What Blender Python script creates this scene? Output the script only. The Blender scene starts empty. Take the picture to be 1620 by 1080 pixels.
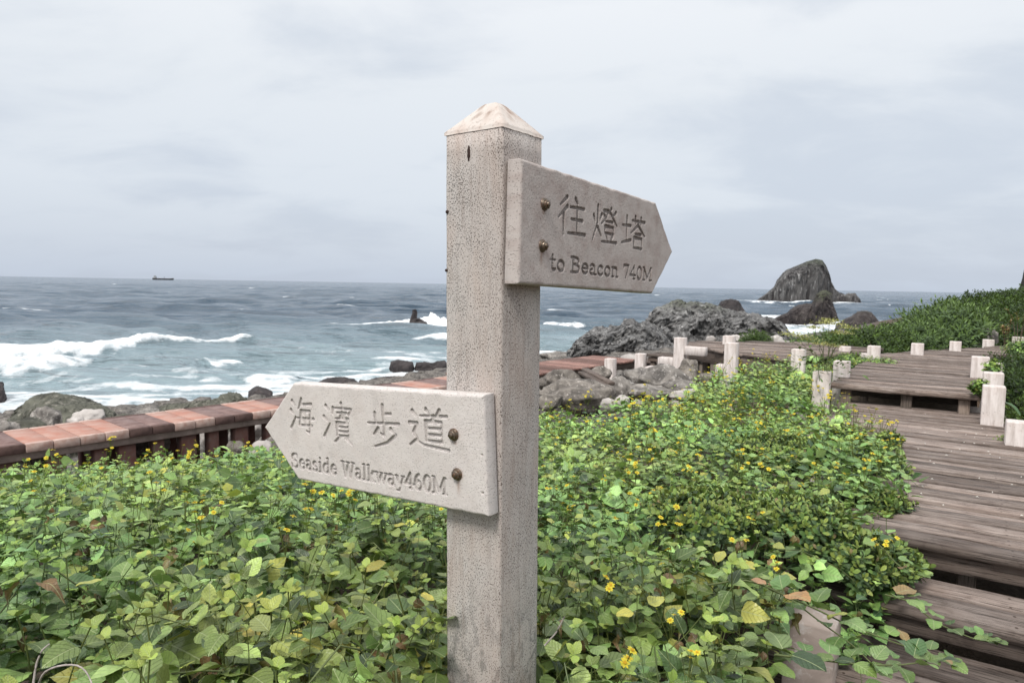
import bpy, math, random
import numpy as np
from mathutils import Matrix, Vector

# ------------------------------------------------------------------ camera
S = bpy.context.scene
COL = S.collection
CZ = 4.0                                   # eye height above the sea
PITCH, ROLL, F = math.radians(4.74), math.radians(0.97), 1080.0
def _rx(a): c, s = math.cos(a), math.sin(a); return np.array([[1,0,0],[0,c,-s],[0,s,c]])
def _rz(a): c, s = math.cos(a), math.sin(a); return np.array([[c,-s,0],[s,c,0],[0,0,1]])
CR = _rx(math.pi/2-PITCH) @ _rz(ROLL)
CAMP = np.array([0, 0, CZ])
cam = bpy.data.cameras.new('camera'); camo = bpy.data.objects.new('camera', cam); COL.objects.link(camo)
M4 = np.eye(4); M4[:3,:3] = CR; M4[:3,3] = CAMP
camo.matrix_world = Matrix(M4.tolist())
cam.sensor_width = 36; cam.lens = 24; cam.clip_start = 0.05; cam.clip_end = 60000
cam.dof.use_dof = True; cam.dof.focus_distance = 1.45; cam.dof.aperture_fstop = 14.0
S.camera = camo

def ray(u, v): return CR @ np.array([u-810, -(v-540), -F]) / F
def at_z(u, v, z): d = ray(u, v); return CAMP + d*(z-CZ)/d[2]
def at_y(u, v, y): d = ray(u, v); return CAMP + d*y/d[1]

# ------------------------------------------------------------------ world, sun, exposure
SUN_EL, SUN_AZ = math.radians(52), math.radians(208)      # azimuth clockwise from +Y
W = bpy.data.worlds.new("World"); S.world = W; W.use_nodes = True
nt = W.node_tree; nt.nodes.clear()
def N(nt, t, **k):
    n = nt.nodes.new(t)
    for a, b in k.items():
        if a == 'inp':
            for i, v in b.items(): n.inputs[i].default_value = v
        else: setattr(n, a, b)
    return n
def Lk(nt, a, b): nt.links.new(a, b)
def ramp(nt, fac, stops, interp='LINEAR'):
    n = nt.nodes.new('ShaderNodeValToRGB'); n.color_ramp.interpolation = interp
    e = n.color_ramp.elements
    while len(e) < len(stops): e.new(0.5)
    for i, (p, c) in enumerate(stops):
        e[i].position = p; e[i].color = (c[0], c[1], c[2], 1) if hasattr(c, '__len__') else (c, c, c, 1)
    if fac is not None: nt.links.new(fac, n.inputs[0])
    return n
def mixc(nt, fac, a, b, mode='MIX'):
    n = nt.nodes.new('ShaderNodeMix'); n.data_type = 'RGBA'; n.blend_type = mode
    for sock, v in ((n.inputs[0], fac), (n.inputs[6], a), (n.inputs[7], b)):
        if hasattr(v, 'links') or isinstance(v, bpy.types.NodeSocket): nt.links.new(v, sock)
        elif hasattr(v, '__len__'): sock.default_value = (v[0], v[1], v[2], 1)
        else: sock.default_value = v
    return n.outputs[2]
def math_(nt, op, a, b=None, c=None, clamp=False):
    n = nt.nodes.new('ShaderNodeMath'); n.operation = op; n.use_clamp = clamp
    for i, v in enumerate((a, b, c)):
        if v is None: continue
        if isinstance(v, bpy.types.NodeSocket): nt.links.new(v, n.inputs[i])
        else: n.inputs[i].default_value = v
    return n.outputs[0]
def noise(nt, vec, scale, detail=4, rough=.55, dist=0.0):
    n = N(nt, 'ShaderNodeTexNoise', inp={'Scale': scale, 'Detail': detail, 'Roughness': rough, 'Distortion': dist})
    if vec is not None: nt.links.new(vec, n.inputs['Vector'])
    return n.outputs['Fac']
def mapping(nt, vec, scale=(1,1,1), rot=(0,0,0), loc=(0,0,0)):
    n = N(nt, 'ShaderNodeMapping'); n.inputs['Scale'].default_value = scale
    n.inputs['Rotation'].default_value = rot; n.inputs['Location'].default_value = loc
    nt.links.new(vec, n.inputs['Vector']); return n.outputs[0]

sky = N(nt, 'ShaderNodeTexSky', sky_type='NISHITA', sun_disc=False, sun_elevation=SUN_EL, sun_rotation=SUN_AZ,
        air_density=1.3, dust_density=3.0, ozone_density=1.0)
tc = N(nt, 'ShaderNodeTexCoord')
sep = N(nt, 'ShaderNodeSeparateXYZ'); Lk(nt, tc.outputs['Generated'], sep.inputs[0])
zc = math_(nt, 'ADD', math_(nt, 'MAXIMUM', sep.outputs[2], 0.0), 0.24)
px = math_(nt, 'DIVIDE', sep.outputs[0], zc); py = math_(nt, 'DIVIDE', sep.outputs[1], zc)
comb = N(nt, 'ShaderNodeCombineXYZ'); Lk(nt, px, comb.inputs[0]); Lk(nt, py, comb.inputs[1])
cv = mapping(nt, comb.outputs[0], scale=(.95, 1.25, 1), rot=(0, 0, .35), loc=(3.1, 1.7, 0))
n1 = noise(nt, cv, 1.5, 7, .55, .35)
n2 = noise(nt, mapping(nt, comb.outputs[0], loc=(7.3, 2.2, 0)), 0.33, 3, .5, .2)
cl = math_(nt, 'ADD', math_(nt, 'MULTIPLY', n1, .6), math_(nt, 'MULTIPLY', n2, .4))
cmask = ramp(nt, cl, [(.41, 0), (.57, 1)], 'EASE').outputs[0]
elev = math_(nt, 'MAXIMUM', sep.outputs[2], 0.0)
SK = 10.5
hz = (.455, .53, .655); 
gA = ramp(nt, elev, [(0, (.415,.46,.535)), (.12, (.46,.505,.575)), (.28, (.50,.54,.595)), (.45, (.55,.585,.635)), (1, (1.0,1.02,1.05))]).outputs[0]   # thin cloud
gB = ramp(nt, elev, [(0, (.43,.48,.56)), (.12, (.54,.58,.635)), (.26, (.60,.63,.665)), (.45, (.70,.715,.735)), (1, (1.45,1.45,1.45))]).outputs[0]      # thick bright cloud
cc = mixc(nt, cmask, gA, gB)
vs = N(nt, 'ShaderNodeVectorMath', operation='SCALE', inp={'Scale': SK}); Lk(nt, cc, vs.inputs[0])
wc = mixc(nt, .93, sky.outputs[0], vs.outputs[0])
bg = N(nt, 'ShaderNodeBackground', inp={'Strength': .1}); Lk(nt, wc, bg.inputs[0])
out = N(nt, 'ShaderNodeOutputWorld'); Lk(nt, bg.outputs[0], out.inputs[0])

sun = bpy.data.lights.new('sun', 'SUN'); sun.energy = 2.1; sun.angle = math.radians(16); sun.color = (1, .96, .9)
suno = bpy.data.objects.new('sun', sun); COL.objects.link(suno)
sd = Vector((math.sin(SUN_AZ)*math.cos(SUN_EL), math.cos(SUN_AZ)*math.cos(SUN_EL), math.sin(SUN_EL)))
suno.rotation_euler = sd.to_track_quat('Z', 'Y').to_euler()
suno.location = (0, 0, 30)
vsn = S.view_settings; vsn.view_transform = 'Standard'; vsn.look = 'None'; vsn.gamma = 1; vsn.exposure = 0.40
S.cycles.max_bounces = 6; S.cycles.diffuse_bounces = 3; S.cycles.glossy_bounces = 2; S.cycles.transmission_bounces = 3
S.cycles.transparent_max_bounces = 6

# ------------------------------------------------------------------ helpers
rng = np.random.default_rng(7); random.seed(7)
def tag(o, label=None, cat=None, group=None, kind=None):
    if label: o['label'] = label
    if cat: o['category'] = cat
    if group: o['group'] = group
    if kind: o['kind'] = kind
    return o
def empty(name, loc=(0,0,0), label=None, cat=None, group=None, rz=0):
    o = bpy.data.objects.new(name, None); o.empty_display_size = .1; COL.objects.link(o)
    o.location = loc; o.rotation_euler = (0, 0, rz); return tag(o, label, cat, group)
def mesh(name, V, faces, mat=None, parent=None, smooth=False, attrs=None):
    """faces: list of (k, array n x k) blocks or a python list of tuples"""
    me = bpy.data.meshes.new(name); V = np.asarray(V, dtype=np.float32)
    if isinstance(faces, list) and faces and isinstance(faces[0], tuple) and len(faces[0]) == 2 and hasattr(faces[0][1], 'shape'):
        pass
    elif hasattr(faces, 'shape'): faces = [(faces.shape[1], faces)]
    else:
        d = {}
        for f in faces: d.setdefault(len(f), []).append(f)
        faces = [(k, np.array(v)) for k, v in d.items()]
    loops = np.concatenate([f.reshape(-1) for _, f in faces]).astype(np.int32)
    tot = np.concatenate([np.full(len(f), k) for k, f in faces]).astype(np.int32)
    st = np.concatenate([[0], np.cumsum(tot)[:-1]]).astype(np.int32)
    me.vertices.add(len(V)); me.vertices.foreach_set('co', V.reshape(-1))
    me.loops.add(len(loops)); me.loops.foreach_set('vertex_index', loops)
    me.polygons.add(len(tot)); me.polygons.foreach_set('loop_start', st); me.polygons.foreach_set('loop_total', tot)
    if smooth: me.polygons.foreach_set('use_smooth', np.ones(len(tot), dtype=bool))
    me.update(calc_edges=True)
    for k, (ty, arr) in (attrs or {}).items():
        a = me.attributes.new(k, ty, 'POINT')
        arr = np.asarray(arr, dtype=np.float32)
        if ty == 'FLOAT': a.data.foreach_set('value', arr.reshape(-1))
        elif ty == 'FLOAT_VECTOR': a.data.foreach_set('vector', arr.reshape(-1))
        elif ty == 'FLOAT_COLOR':
            if arr.shape[1] == 3: arr = np.hstack([arr, np.ones((len(arr), 1), np.float32)])
            a.data.foreach_set('color', arr.reshape(-1))
    me.validate()
    if mat: me.materials.append(mat)
    o = bpy.data.objects.new(name, me); COL.objects.link(o)
    if parent: o.parent = parent
    return o
class MB:
    def __init__(s): s.V = []; s.F = []; s.R = []; s.n = 0
    def add(s, V, F, r=None):
        V = np.asarray(V, float); s.V.append(V); s.F += [tuple(i+s.n for i in f) for f in F]
        s.R.append(np.full(len(V), random.random() if r is None else r)); s.n += len(V)
    def box(s, lo, hi, M=None, bev=0.0, r=None):
        """chamfered box"""
        lo = np.array(lo, float); hi = np.array(hi, float); b = min(bev, (hi-lo).min()*.45)
        if b <= 0:
            V = np.array([[x, y, z] for z in (lo[2], hi[2]) for y in (lo[1], hi[1]) for x in (lo[0], hi[0])])
            Fc = [(0,2,3,1),(4,5,7,6),(0,1,5,4),(2,6,7,3),(0,4,6,2),(1,3,7,5)]
        else:
            V = []; idx = {}
            for sx in (0,1):
                for sy in (0,1):
                    for sz in (0,1):
                        c = np.array([(lo, hi)[sx][0], (lo, hi)[sy][1], (lo, hi)[sz][2]])
                        sg = np.array([1-2*sx, 1-2*sy, 1-2*sz])
                        for ax in range(3):
                            p = c + sg*b; p[ax] = c[ax]; idx[(sx,sy,sz,ax)] = len(V); V.append(p)
            V = np.array(V); Fc = []
            for ax in range(3):
                o1, o2 = [a for a in range(3) if a != ax]
                for sd_ in (0,1):
                    q = []
                    for a, b2 in ((0,0),(1,0),(1,1),(0,1)):
                        k = [0,0,0]; k[ax] = sd_; k[o1] = a; k[o2] = b2; q.append(idx[(*k, ax)])
                    Fc.append(tuple(q))
                for a in (0,1):
                    for b2 in (0,1):
                        k = [0,0,0]; k[o1] = a; k[o2] = b2; k2 = list(k); k2[ax] = 1
                        Fc.append((idx[(*k, o1)], idx[(*k2, o1)], idx[(*k2, o2)], idx[(*k, o2)]))
            for sx in (0,1):
                for sy in (0,1):
                    for sz in (0,1): Fc.append(tuple(idx[(sx,sy,sz,a)] for a in range(3)))
            ctr = (lo+hi)/2; G = []
            for f in Fc:
                P = V[list(f)]; n = np.cross(P[1]-P[0], P[2]-P[0])
                G.append(f if n @ (P.mean(0)-ctr) > 0 else f[::-1])
            Fc = G
        if M is not None: V = V @ np.asarray(M)[:3,:3].T + np.asarray(M)[:3,3]
        s.add(V, Fc, r)
    def tube(s, P, R, k=6, cap=True, r=None):
        P = np.asarray(P, float); R = np.broadcast_to(np.asarray(R, float), (len(P),)); V = []
        for i in range(len(P)):
            t = P[min(i+1, len(P)-1)] - P[max(i-1, 0)]; t = t/(np.linalg.norm(t)+1e-9)
            up = np.array([0,0,1.]) if abs(t[2]) < .9 else np.array([1.,0,0])
            a = np.cross(t, up); a /= np.linalg.norm(a); b = np.cross(t, a)
            for j in range(k):
                th = 2*math.pi*j/k; V.append(P[i] + R[i]*(a*math.cos(th) + b*math.sin(th)))
        Fc = [(i*k+j, i*k+(j+1) % k, (i+1)*k+(j+1) % k, (i+1)*k+j) for i in range(len(P)-1) for j in range(k)]
        if cap: Fc += [tuple(range(k)), tuple((len(P)-1)*k+j for j in range(k-1, -1, -1))]
        s.add(V, Fc, r)
    def build(s, name, mat, parent=None, smooth=False):
        return mesh(name, np.concatenate(s.V), s.F, mat, parent, smooth, dict({'rnd': ('FLOAT', np.concatenate(s.R))}, **({'pv': ('FLOAT', s.pv)} if hasattr(s, 'pv') else {})))

_perm = np.random.default_rng(3).permutation(256); _perm = np.concatenate([_perm, _perm, _perm])
_g = np.random.default_rng(4).normal(size=(256, 3)); _g /= np.linalg.norm(_g, axis=1)[:, None]
def perlin(P):
    P = np.asarray(P, float); I = np.floor(P).astype(int); f = P-I; I &= 255
    u = f*f*f*(f*(f*6-15)+10); r = 0
    for dx in (0,1):
        for dy in (0,1):
            for dz in (0,1):
                h = _perm[_perm[_perm[(I[...,0]+dx) & 255]+((I[...,1]+dy) & 255)]+((I[...,2]+dz) & 255)]
                g = _g[h]
                d = g[...,0]*(f[...,0]-dx)+g[...,1]*(f[...,1]-dy)+g[...,2]*(f[...,2]-dz)
                w = (u[...,0] if dx else 1-u[...,0])*(u[...,1] if dy else 1-u[...,1])*(u[...,2] if dz else 1-u[...,2])
                r = r + w*d
    return r*1.5
def fbm(P, oct=4, lac=2.03, gain=.5, ridge=False):
    a = 1; s = 0; P = np.asarray(P, float)
    for i in range(oct):
        n = perlin(P+i*17.3)
        s = s + a*((1-2*np.abs(n)) if ridge else n); P = P*lac; a *= gain
    return s
def P3(x, y, z=0.0):
    x, y, z = np.broadcast_arrays(x, y, z); return np.stack([x, y, z], -1)
def sstep(a, b, x): t = np.clip((x-a)/(b-a), 0, 1); return t*t*(3-2*t)
class TPS:
    def __init__(s, pts, lam=0.0):
        p = np.array(pts, float); s.X = p[:, :2]; n = len(p)
        K = s.k(np.linalg.norm(s.X[:,None]-s.X[None], axis=2)) + lam*np.eye(n)
        A = np.zeros((n+3, n+3)); A[:n,:n] = K; A[:n,n] = 1; A[:n,n+1:] = s.X; A[n,:n] = 1; A[n+1:,:n] = s.X.T
        s.w = np.linalg.solve(A, np.concatenate([p[:,2], [0,0,0]]))
    @staticmethod
    def k(r): return np.where(r > 1e-9, r*r*np.log(r+1e-12), 0)
    def __call__(s, x, y):
        x = np.asarray(x, float); y = np.asarray(y, float); sh = x.shape; x = x.reshape(-1); y = y.reshape(-1)
        o = np.empty(len(x)); n = len(s.X)
        for i in range(0, len(x), 40000):
            q = np.stack([x[i:i+40000], y[i:i+40000]], 1)
            r = np.sqrt(((q[:,None]-s.X[None])**2).sum(2))
            o[i:i+40000] = s.k(r) @ s.w[:n] + s.w[n] + q @ s.w[n+1:]
        return o.reshape(sh)
def grid_faces(nu, nv, wrap_u=False):
    i = np.arange(nv-1)[:,None]*nu; j = np.arange(nu if wrap_u else nu-1)[None]
    j2 = (j+1) % nu
    return np.stack([i+j, i+j2, i+nu+j2, i+nu+j], -1).reshape(-1, 4)

# ------------------------------------------------------------------ materials
def newmat(name):
    m = bpy.data.materials.new(name); m.use_nodes = True; nt = m.node_tree; nt.nodes.clear()
    o = N(nt, 'ShaderNodeOutputMaterial'); b = N(nt, 'ShaderNodeBsdfPrincipled'); Lk(nt, b.outputs[0], o.inputs[0])
    return m, nt, b, o
def attr(nt, name):
    return N(nt, 'ShaderNodeAttribute', attribute_name=name)
def objco(nt): return N(nt, 'ShaderNodeTexCoord').outputs['Object']
def bump(nt, h, strength=.5, dist=.01, prev=None):
    n = N(nt, 'ShaderNodeBump', inp={'Strength': strength, 'Distance': dist}); Lk(nt, h, n.inputs['Height'])
    if prev is not None: Lk(nt, prev, n.inputs['Normal'])
    return n.outputs[0]

def mat_concrete(name, base, dark, pit=1.0, pitscale=260, stain=None, stainamt=.4, weave=False, rough=.9, pth=(.50,.56), lichen=None):
    m, nt, b, o = newmat(name); c = objco(nt)
    big = noise(nt, c, 5, 5, .6); mid = noise(nt, mapping(nt, c, (1,1,.25)), 22, 4, .6)
    col = mixc(nt, ramp(nt, big, [(.3, 0), (.7, 1)]).outputs[0], base, tuple(x*.86 for x in base))
    col = mixc(nt, math_(nt, 'MULTIPLY', ramp(nt, mid, [(.45, 0), (.75, 1)]).outputs[0], stainamt), col, stain or tuple(x*.7 for x in base))
    v = N(nt, 'ShaderNodeTexNoise', inp={'Scale': pitscale, 'Detail': 2, 'Roughness': .6}); Lk(nt, mapping(nt, c, (1,1,.62)), v.inputs['Vector'])
    v2 = noise(nt, c, 12, 3, .6)
    th = math_(nt, 'SUBTRACT', v.outputs['Fac'], math_(nt, 'MULTIPLY', v2, .18))
    pm = ramp(nt, th, [(pth[0], 0), (pth[1], 1)]).outputs[0]
    pm = math_(nt, 'MULTIPLY', pm, pit)
    col = mixc(nt, pm, col, dark)
    h = math_(nt, 'MULTIPLY', pm, -1.0)
    fine = noise(nt, c, 700, 2, .6)
    h = math_(nt, 'ADD', h, math_(nt, 'MULTIPLY', fine, .35))
    if weave:
        wv = noise(nt, mapping(nt, c, (1, 1, 16)), 26, 3, .6)
        wm = ramp(nt, wv, [(.56, 0), (.72, 1)]).outputs[0]
        col = mixc(nt, math_(nt, 'MULTIPLY', wm, .22), col, tuple(x*.45 for x in base))
        wv2 = noise(nt, mapping(nt, c, (9, 9, 1)), 45, 2, .5)
        col = mixc(nt, math_(nt, 'MULTIPLY', ramp(nt, wv2, [(.5, 0), (.7, 1)]).outputs[0], .16), col, tuple(x*.5 for x in base))
    if lichen:
        sp_ = N(nt, 'ShaderNodeSeparateXYZ'); Lk(nt, c, sp_.inputs[0])
        def zmask(a0, a1):
            q = N(nt, 'ShaderNodeMapRange', inp={1: a0, 2: a1, 3: 1.0, 4: 0.0}); Lk(nt, sp_.outputs[2], q.inputs[0]); return q.outputs[0]
        ln = noise(nt, mapping(nt, c, (1,1,.55)), 34, 6, .72, .3)
        lk = math_(nt, 'MULTIPLY', ramp(nt, ln, [(.50, 0), (.58, 1)]).outputs[0], zmask(lichen[0], lichen[1]))
        col = mixc(nt, math_(nt, 'MULTIPLY', lk, .6), col, (.16,.165,.16))
        stn_ = noise(nt, mapping(nt, c, (9,9,.7)), 9, 5, .6)
        col = mixc(nt, math_(nt, 'MULTIPLY', ramp(nt, stn_, [(.5, 0), (.72, 1)]).outputs[0], .38), col, (.22,.17,.145))
        warm = noise(nt, mapping(nt, c, (3,3,1)), 3, 3, .6)
        col = mixc(nt, math_(nt, 'MULTIPLY', ramp(nt, warm, [(.5, 0), (.7, 1)]).outputs[0], .35), col, (.50,.37,.30))
    a = attr(nt, 'stain')
    col = mixc(nt, a.outputs['Fac'], col, (.20, .085, .035))
    g = attr(nt, 'grime_shade'); col = mixc(nt, g.outputs['Fac'], col, tuple(x*.22 for x in base))
    Lk(nt, col, b.inputs['Base Color']); b.inputs['Roughness'].default_value = rough
    b.inputs['Specular IOR Level'].default_value = .25
    Lk(nt, bump(nt, h, .55, .0016), b.inputs['Normal'])
    return m
M_POST = mat_concrete('post_concrete', (.59,.55,.52), (.075,.07,.066), .9, 430, (.46,.37,.32), .35, pth=(.455,.54), lichen=(1.28, 1.50))
M_CAP = mat_concrete('cap_concrete', (.60,.545,.50), (.16,.11,.09), .3, 150, (.42,.30,.245), .6)
M_SIGNL = mat_concrete('sign_concrete_pale', (.68,.63,.60), (.16,.14,.13), .5, 300, (.50,.42,.38), .3, True)
M_SIGNR = mat_concrete('sign_concrete_dirty', (.54,.485,.455), (.10,.08,.07), .5, 280, (.33,.25,.225), .7, True)

def mat_bollard():
    m, nt, b, o = newmat('bollard_concrete'); c = objco(nt)
    n = noise(nt, mapping(nt, c, (6,6,.8)), 5, 4, .6)
    oi = N(nt, 'ShaderNodeObjectInfo')
    col = mixc(nt, ramp(nt, n, [(.42, 0), (.75, 1)]).outputs[0], (.66,.60,.57), (.40,.34,.31))
    s = noise(nt, c, 55, 2, .6); col = mixc(nt, ramp(nt, s, [(.66, 0), (.74, .8)]).outputs[0], col, (.10,.08,.07))
    st = noise(nt, c, 6, 3, .6); col = mixc(nt, math_(nt, 'MULTIPLY', ramp(nt, st, [(.5, 0), (.75, 1)]).outputs[0], .45), col, (.42,.30,.25))
    Lk(nt, col, b.inputs['Base Color']); b.inputs['Roughness'].default_value = .9
    Lk(nt, bump(nt, noise(nt, c, 90, 4, .6), .4, .004), b.inputs['Normal'])
    return m
M_BOLL = mat_bollard()

def mat_wood(name, c1, c2, c3, along=0, wear=.5):
    """grain runs along local axis `along`"""
    m, nt, b, o = newmat(name); c = objco(nt); r = attr(nt, 'rnd').outputs['Fac']
    cx = N(nt, 'ShaderNodeCombineXYZ'); k = math_(nt, 'MULTIPLY', r, 37.0)
    for i in range(3): Lk(nt, k, cx.inputs[i])
    ad = N(nt, 'ShaderNodeVectorMath', operation='ADD'); Lk(nt, c, ad.inputs[0]); Lk(nt, cx.outputs[0], ad.inputs[1])
    sc = [11, 11, 11]; sc[along] = 1.3
    g = noise(nt, mapping(nt, ad.outputs[0], tuple(sc)), 4.5, 6, .68, .5)
    sc2 = [70, 70, 70]; sc2[along] = 2.2
    g2 = noise(nt, mapping(nt, ad.outputs[0], tuple(sc2)), 2.2, 3, .6)
    big = noise(nt, ad.outputs[0], 3.6, 5, .65)
    col = mixc(nt, ramp(nt, g, [(.25, .15), (.72, 1)]).outputs[0], c1, c2)
    col = mixc(nt, math_(nt, 'MULTIPLY', ramp(nt, big, [(.4, 0), (.7, 1)]).outputs[0], wear), col, c3)
    crack = ramp(nt, g2, [(.38, 1), (.46, 0)]).outputs[0]
    blot = ramp(nt, noise(nt, c, 7, 5, .7), [(.56, 0), (.68, 1)]).outputs[0]
    col = mixc(nt, math_(nt, 'MULTIPLY', blot, .45), col, tuple(x*.5 for x in c1))
    col = mixc(nt, math_(nt, 'MULTIPLY', crack, .8), col, tuple(x*.25 for x in c1))
    if along == 0:     # rusty nail heads in two rows over each joist, dirt plus painted-in gap shade along the board edges
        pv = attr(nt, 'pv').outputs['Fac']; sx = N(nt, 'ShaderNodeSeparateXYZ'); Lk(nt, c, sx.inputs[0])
        fx = math_(nt, 'SUBTRACT', math_(nt, 'FRACT', math_(nt, 'DIVIDE', math_(nt, 'ADD', sx.outputs[0], math_(nt, 'MULTIPLY', r, .02)), .58)), .5)
        fx = math_(nt, 'MULTIPLY', fx, .58); ay = math_(nt, 'MULTIPLY', math_(nt, 'SUBTRACT', math_(nt, 'ABSOLUTE', math_(nt, 'SUBTRACT', pv, .5)), .27), .14)
        dn = math_(nt, 'SQRT', math_(nt, 'ADD', math_(nt, 'MULTIPLY', fx, fx), math_(nt, 'MULTIPLY', ay, ay)))
        nail = ramp(nt, dn, [(.0045, 1), (.0075, 0)]).outputs[0]
        col = mixc(nt, math_(nt, 'MULTIPLY', nail, .85), col, (.045,.028,.02))
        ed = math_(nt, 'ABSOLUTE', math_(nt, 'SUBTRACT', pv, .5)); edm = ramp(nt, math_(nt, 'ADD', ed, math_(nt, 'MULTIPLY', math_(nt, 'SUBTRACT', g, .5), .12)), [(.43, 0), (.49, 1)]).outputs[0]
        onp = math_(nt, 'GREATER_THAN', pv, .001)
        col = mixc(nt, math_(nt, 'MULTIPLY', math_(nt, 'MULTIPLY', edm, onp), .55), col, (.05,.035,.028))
    hs = N(nt, 'ShaderNodeHueSaturation'); Lk(nt, col, hs.inputs['Color'])
    Lk(nt, math_(nt, 'ADD', math_(nt, 'MULTIPLY', r, .95), .52), hs.inputs['Value'])
    Lk(nt, hs.outputs[0], b.inputs['Base Color']); b.inputs['Roughness'].default_value = .82
    b.inputs['Specular IOR Level'].default_value = .3
    h = math_(nt, 'SUBTRACT', math_(nt, 'MULTIPLY', g, .7), math_(nt, 'MULTIPLY', crack, .6))
    Lk(nt, bump(nt, h, .6, .006), b.inputs['Normal'])
    return m
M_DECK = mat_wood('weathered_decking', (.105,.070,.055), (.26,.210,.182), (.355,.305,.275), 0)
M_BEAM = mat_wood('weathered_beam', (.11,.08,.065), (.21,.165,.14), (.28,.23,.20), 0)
M_LEG = mat_wood('weathered_support', (.12,.09,.07), (.24,.19,.16), (.3,.25,.21), 2)
M_RED = mat_wood('reddish_decking', (.15,.075,.06), (.25,.14,.115), (.30,.2,.17), 1)

def mat_simple(name, col, var=.3, scale=8, rough=.8, bs=.3, bd=.01, dark=None):
    m, nt, b, o = newmat(name); c = objco(nt)
    n = noise(nt, c, scale, 5, .6)
    cc = mixc(nt, ramp(nt, n, [(.35, 0), (.68, 1)]).outputs[0], col, dark or tuple(x*(1-var) for x in col))
    Lk(nt, cc, b.inputs['Base Color']); b.inputs['Roughness'].default_value = rough
    b.inputs['Specular IOR Level'].default_value = .3
    Lk(nt, bump(nt, noise(nt, c, scale*6, 4, .6), bs, bd), b.inputs['Normal'])
    return m
M_TPINK = mat_simple('pink_tile', (.38,.175,.13), .35, 5, .85, dark=(.42,.28,.235))
M_TBROWN = mat_simple('brown_tile', (.15,.092,.082), .4, 9, .8, dark=(.25,.175,.16))
M_TEDGE = mat_simple('tile_edge', (.52,.40,.35), .4, 14, .85, dark=(.36,.22,.18))
M_TEDGEB = mat_simple('tile_edge_brown', (.13,.08,.07), .4, 18, .8)
M_BEAMC = mat_simple('concrete_beam', (.34,.27,.24), .4, 9, .9)
M_PILLAR = mat_simple('red_pillar', (.16,.07,.055), .4, 9, .85, dark=(.17,.115,.10))
M_STEEL = None
def mat_metal():
    m, nt, b, o = newmat('rusty_steel'); c = objco(nt)
    n = noise(nt, c, 160, 4, .6)
    mk = ramp(nt, n, [(.45, 0), (.6, 1)]).outputs[0]
    Lk(nt, mixc(nt, mk, (.20,.165,.13), (.10,.05,.025)), b.inputs['Base Color'])
    Lk(nt, math_(nt, 'SUBTRACT', 1.0, mk), b.inputs['Metallic'])
    b.inputs['Roughness'].default_value = .38
    Lk(nt, bump(nt, n, .3, .001), b.inputs['Normal']); return m
M_STEEL = mat_metal()

def mat_rock(name, c1, c2, c3, scale=3.0, stretch=(1,1,1), top=None, topz=(.6,.9), wet=None, bd=.05, bs=.8, cov=.55, rough=.9):
    m, nt, b, o = newmat(name)
    c = N(nt, 'ShaderNodeNewGeometry').outputs['Position']; c = mapping(nt, c, stretch)
    n = noise(nt, c, scale, 8, .65, .6); n2 = noise(nt, c, scale*3.5, 5, .65, .3); n3 = noise(nt, c, scale*.35, 3, .6)
    col = mixc(nt, ramp(nt, n, [(.38, 0), (.62, 1)]).outputs[0], c1, c2)
    col = mixc(nt, ramp(nt, n2, [(cov, 0), (cov+.12, 1)]).outputs[0], col, c3)
    col = mixc(nt, ramp(nt, n3, [(.35, 0), (.7, .5)]).outputs[0], col, tuple(x*.45 for x in c1))
    if top:
        g = N(nt, 'ShaderNodeNewGeometry'); sp = N(nt, 'ShaderNodeSeparateXYZ'); Lk(nt, g.outputs['Position'], sp.inputs[0])
        sn = N(nt, 'ShaderNodeSeparateXYZ'); Lk(nt, g.outputs['Normal'], sn.inputs[0])
        zz = N(nt, 'ShaderNodeMapRange', inp={1: topz[0], 2: topz[1]}); Lk(nt, sp.outputs[2], zz.inputs[0])
        k = math_(nt, 'MULTIPLY', math_(nt, 'MULTIPLY', zz.outputs[0], math_(nt, 'MULTIPLY_ADD', sn.outputs[2], 2.2, -.2, True), clamp=True), ramp(nt, n2, [(.4, 0), (.55, 1)]).outputs[0])
        col = mixc(nt, k, col, top)
    if wet:
        g = N(nt, 'ShaderNodeNewGeometry'); sp = N(nt, 'ShaderNodeSeparateXYZ'); Lk(nt, g.outputs['Position'], sp.inputs[0])
        zz = N(nt, 'ShaderNodeMapRange', inp={1: wet[0], 2: wet[1], 3: 1.0, 4: 0.0}); Lk(nt, math_(nt, 'ADD', sp.outputs[2], math_(nt, 'MULTIPLY', n, wet[1]-wet[0])), zz.inputs[0])
        col = mixc(nt, zz.outputs[0], col, (.035,.028,.028))
    Lk(nt, col, b.inputs['Base Color']); b.inputs['Roughness'].default_value = rough
    b.inputs['Specular IOR Level'].default_value = .3
    h = math_(nt, 'ADD', n, math_(nt, 'MULTIPLY', n2, .4))
    Lk(nt, bump(nt, h, bs, bd), b.inputs['Normal'])
    return m
M_OUT = mat_rock('grey_craggy_rock', (.05,.048,.048), (.28,.275,.27), (.48,.47,.46), 2.6, (1,1,1), None, wet=(.2,1.3), bd=.12, bs=1)
M_OUTG = mat_rock('grey_craggy_rock_green', (.05,.048,.048), (.26,.255,.25), (.46,.45,.44), 2.2, (1,1,.7), (.10,.13,.045), (2.9,4.2), wet=(.2,1.1), bd=.12, bs=1)
M_DARKR = mat_rock('dark_wet_rock', (.028,.024,.025), (.07,.06,.06), (.12,.10,.095), 1.6, bd=.08, bs=.8)
M_ISL = mat_rock('sea_stack_rock', (.045,.041,.042), (.16,.155,.15), (.46,.45,.44), .42, (1,1,.17), (.055,.085,.03), (11,16), wet=(.5,3.2), bd=1.0, bs=1, cov=.56)
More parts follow.
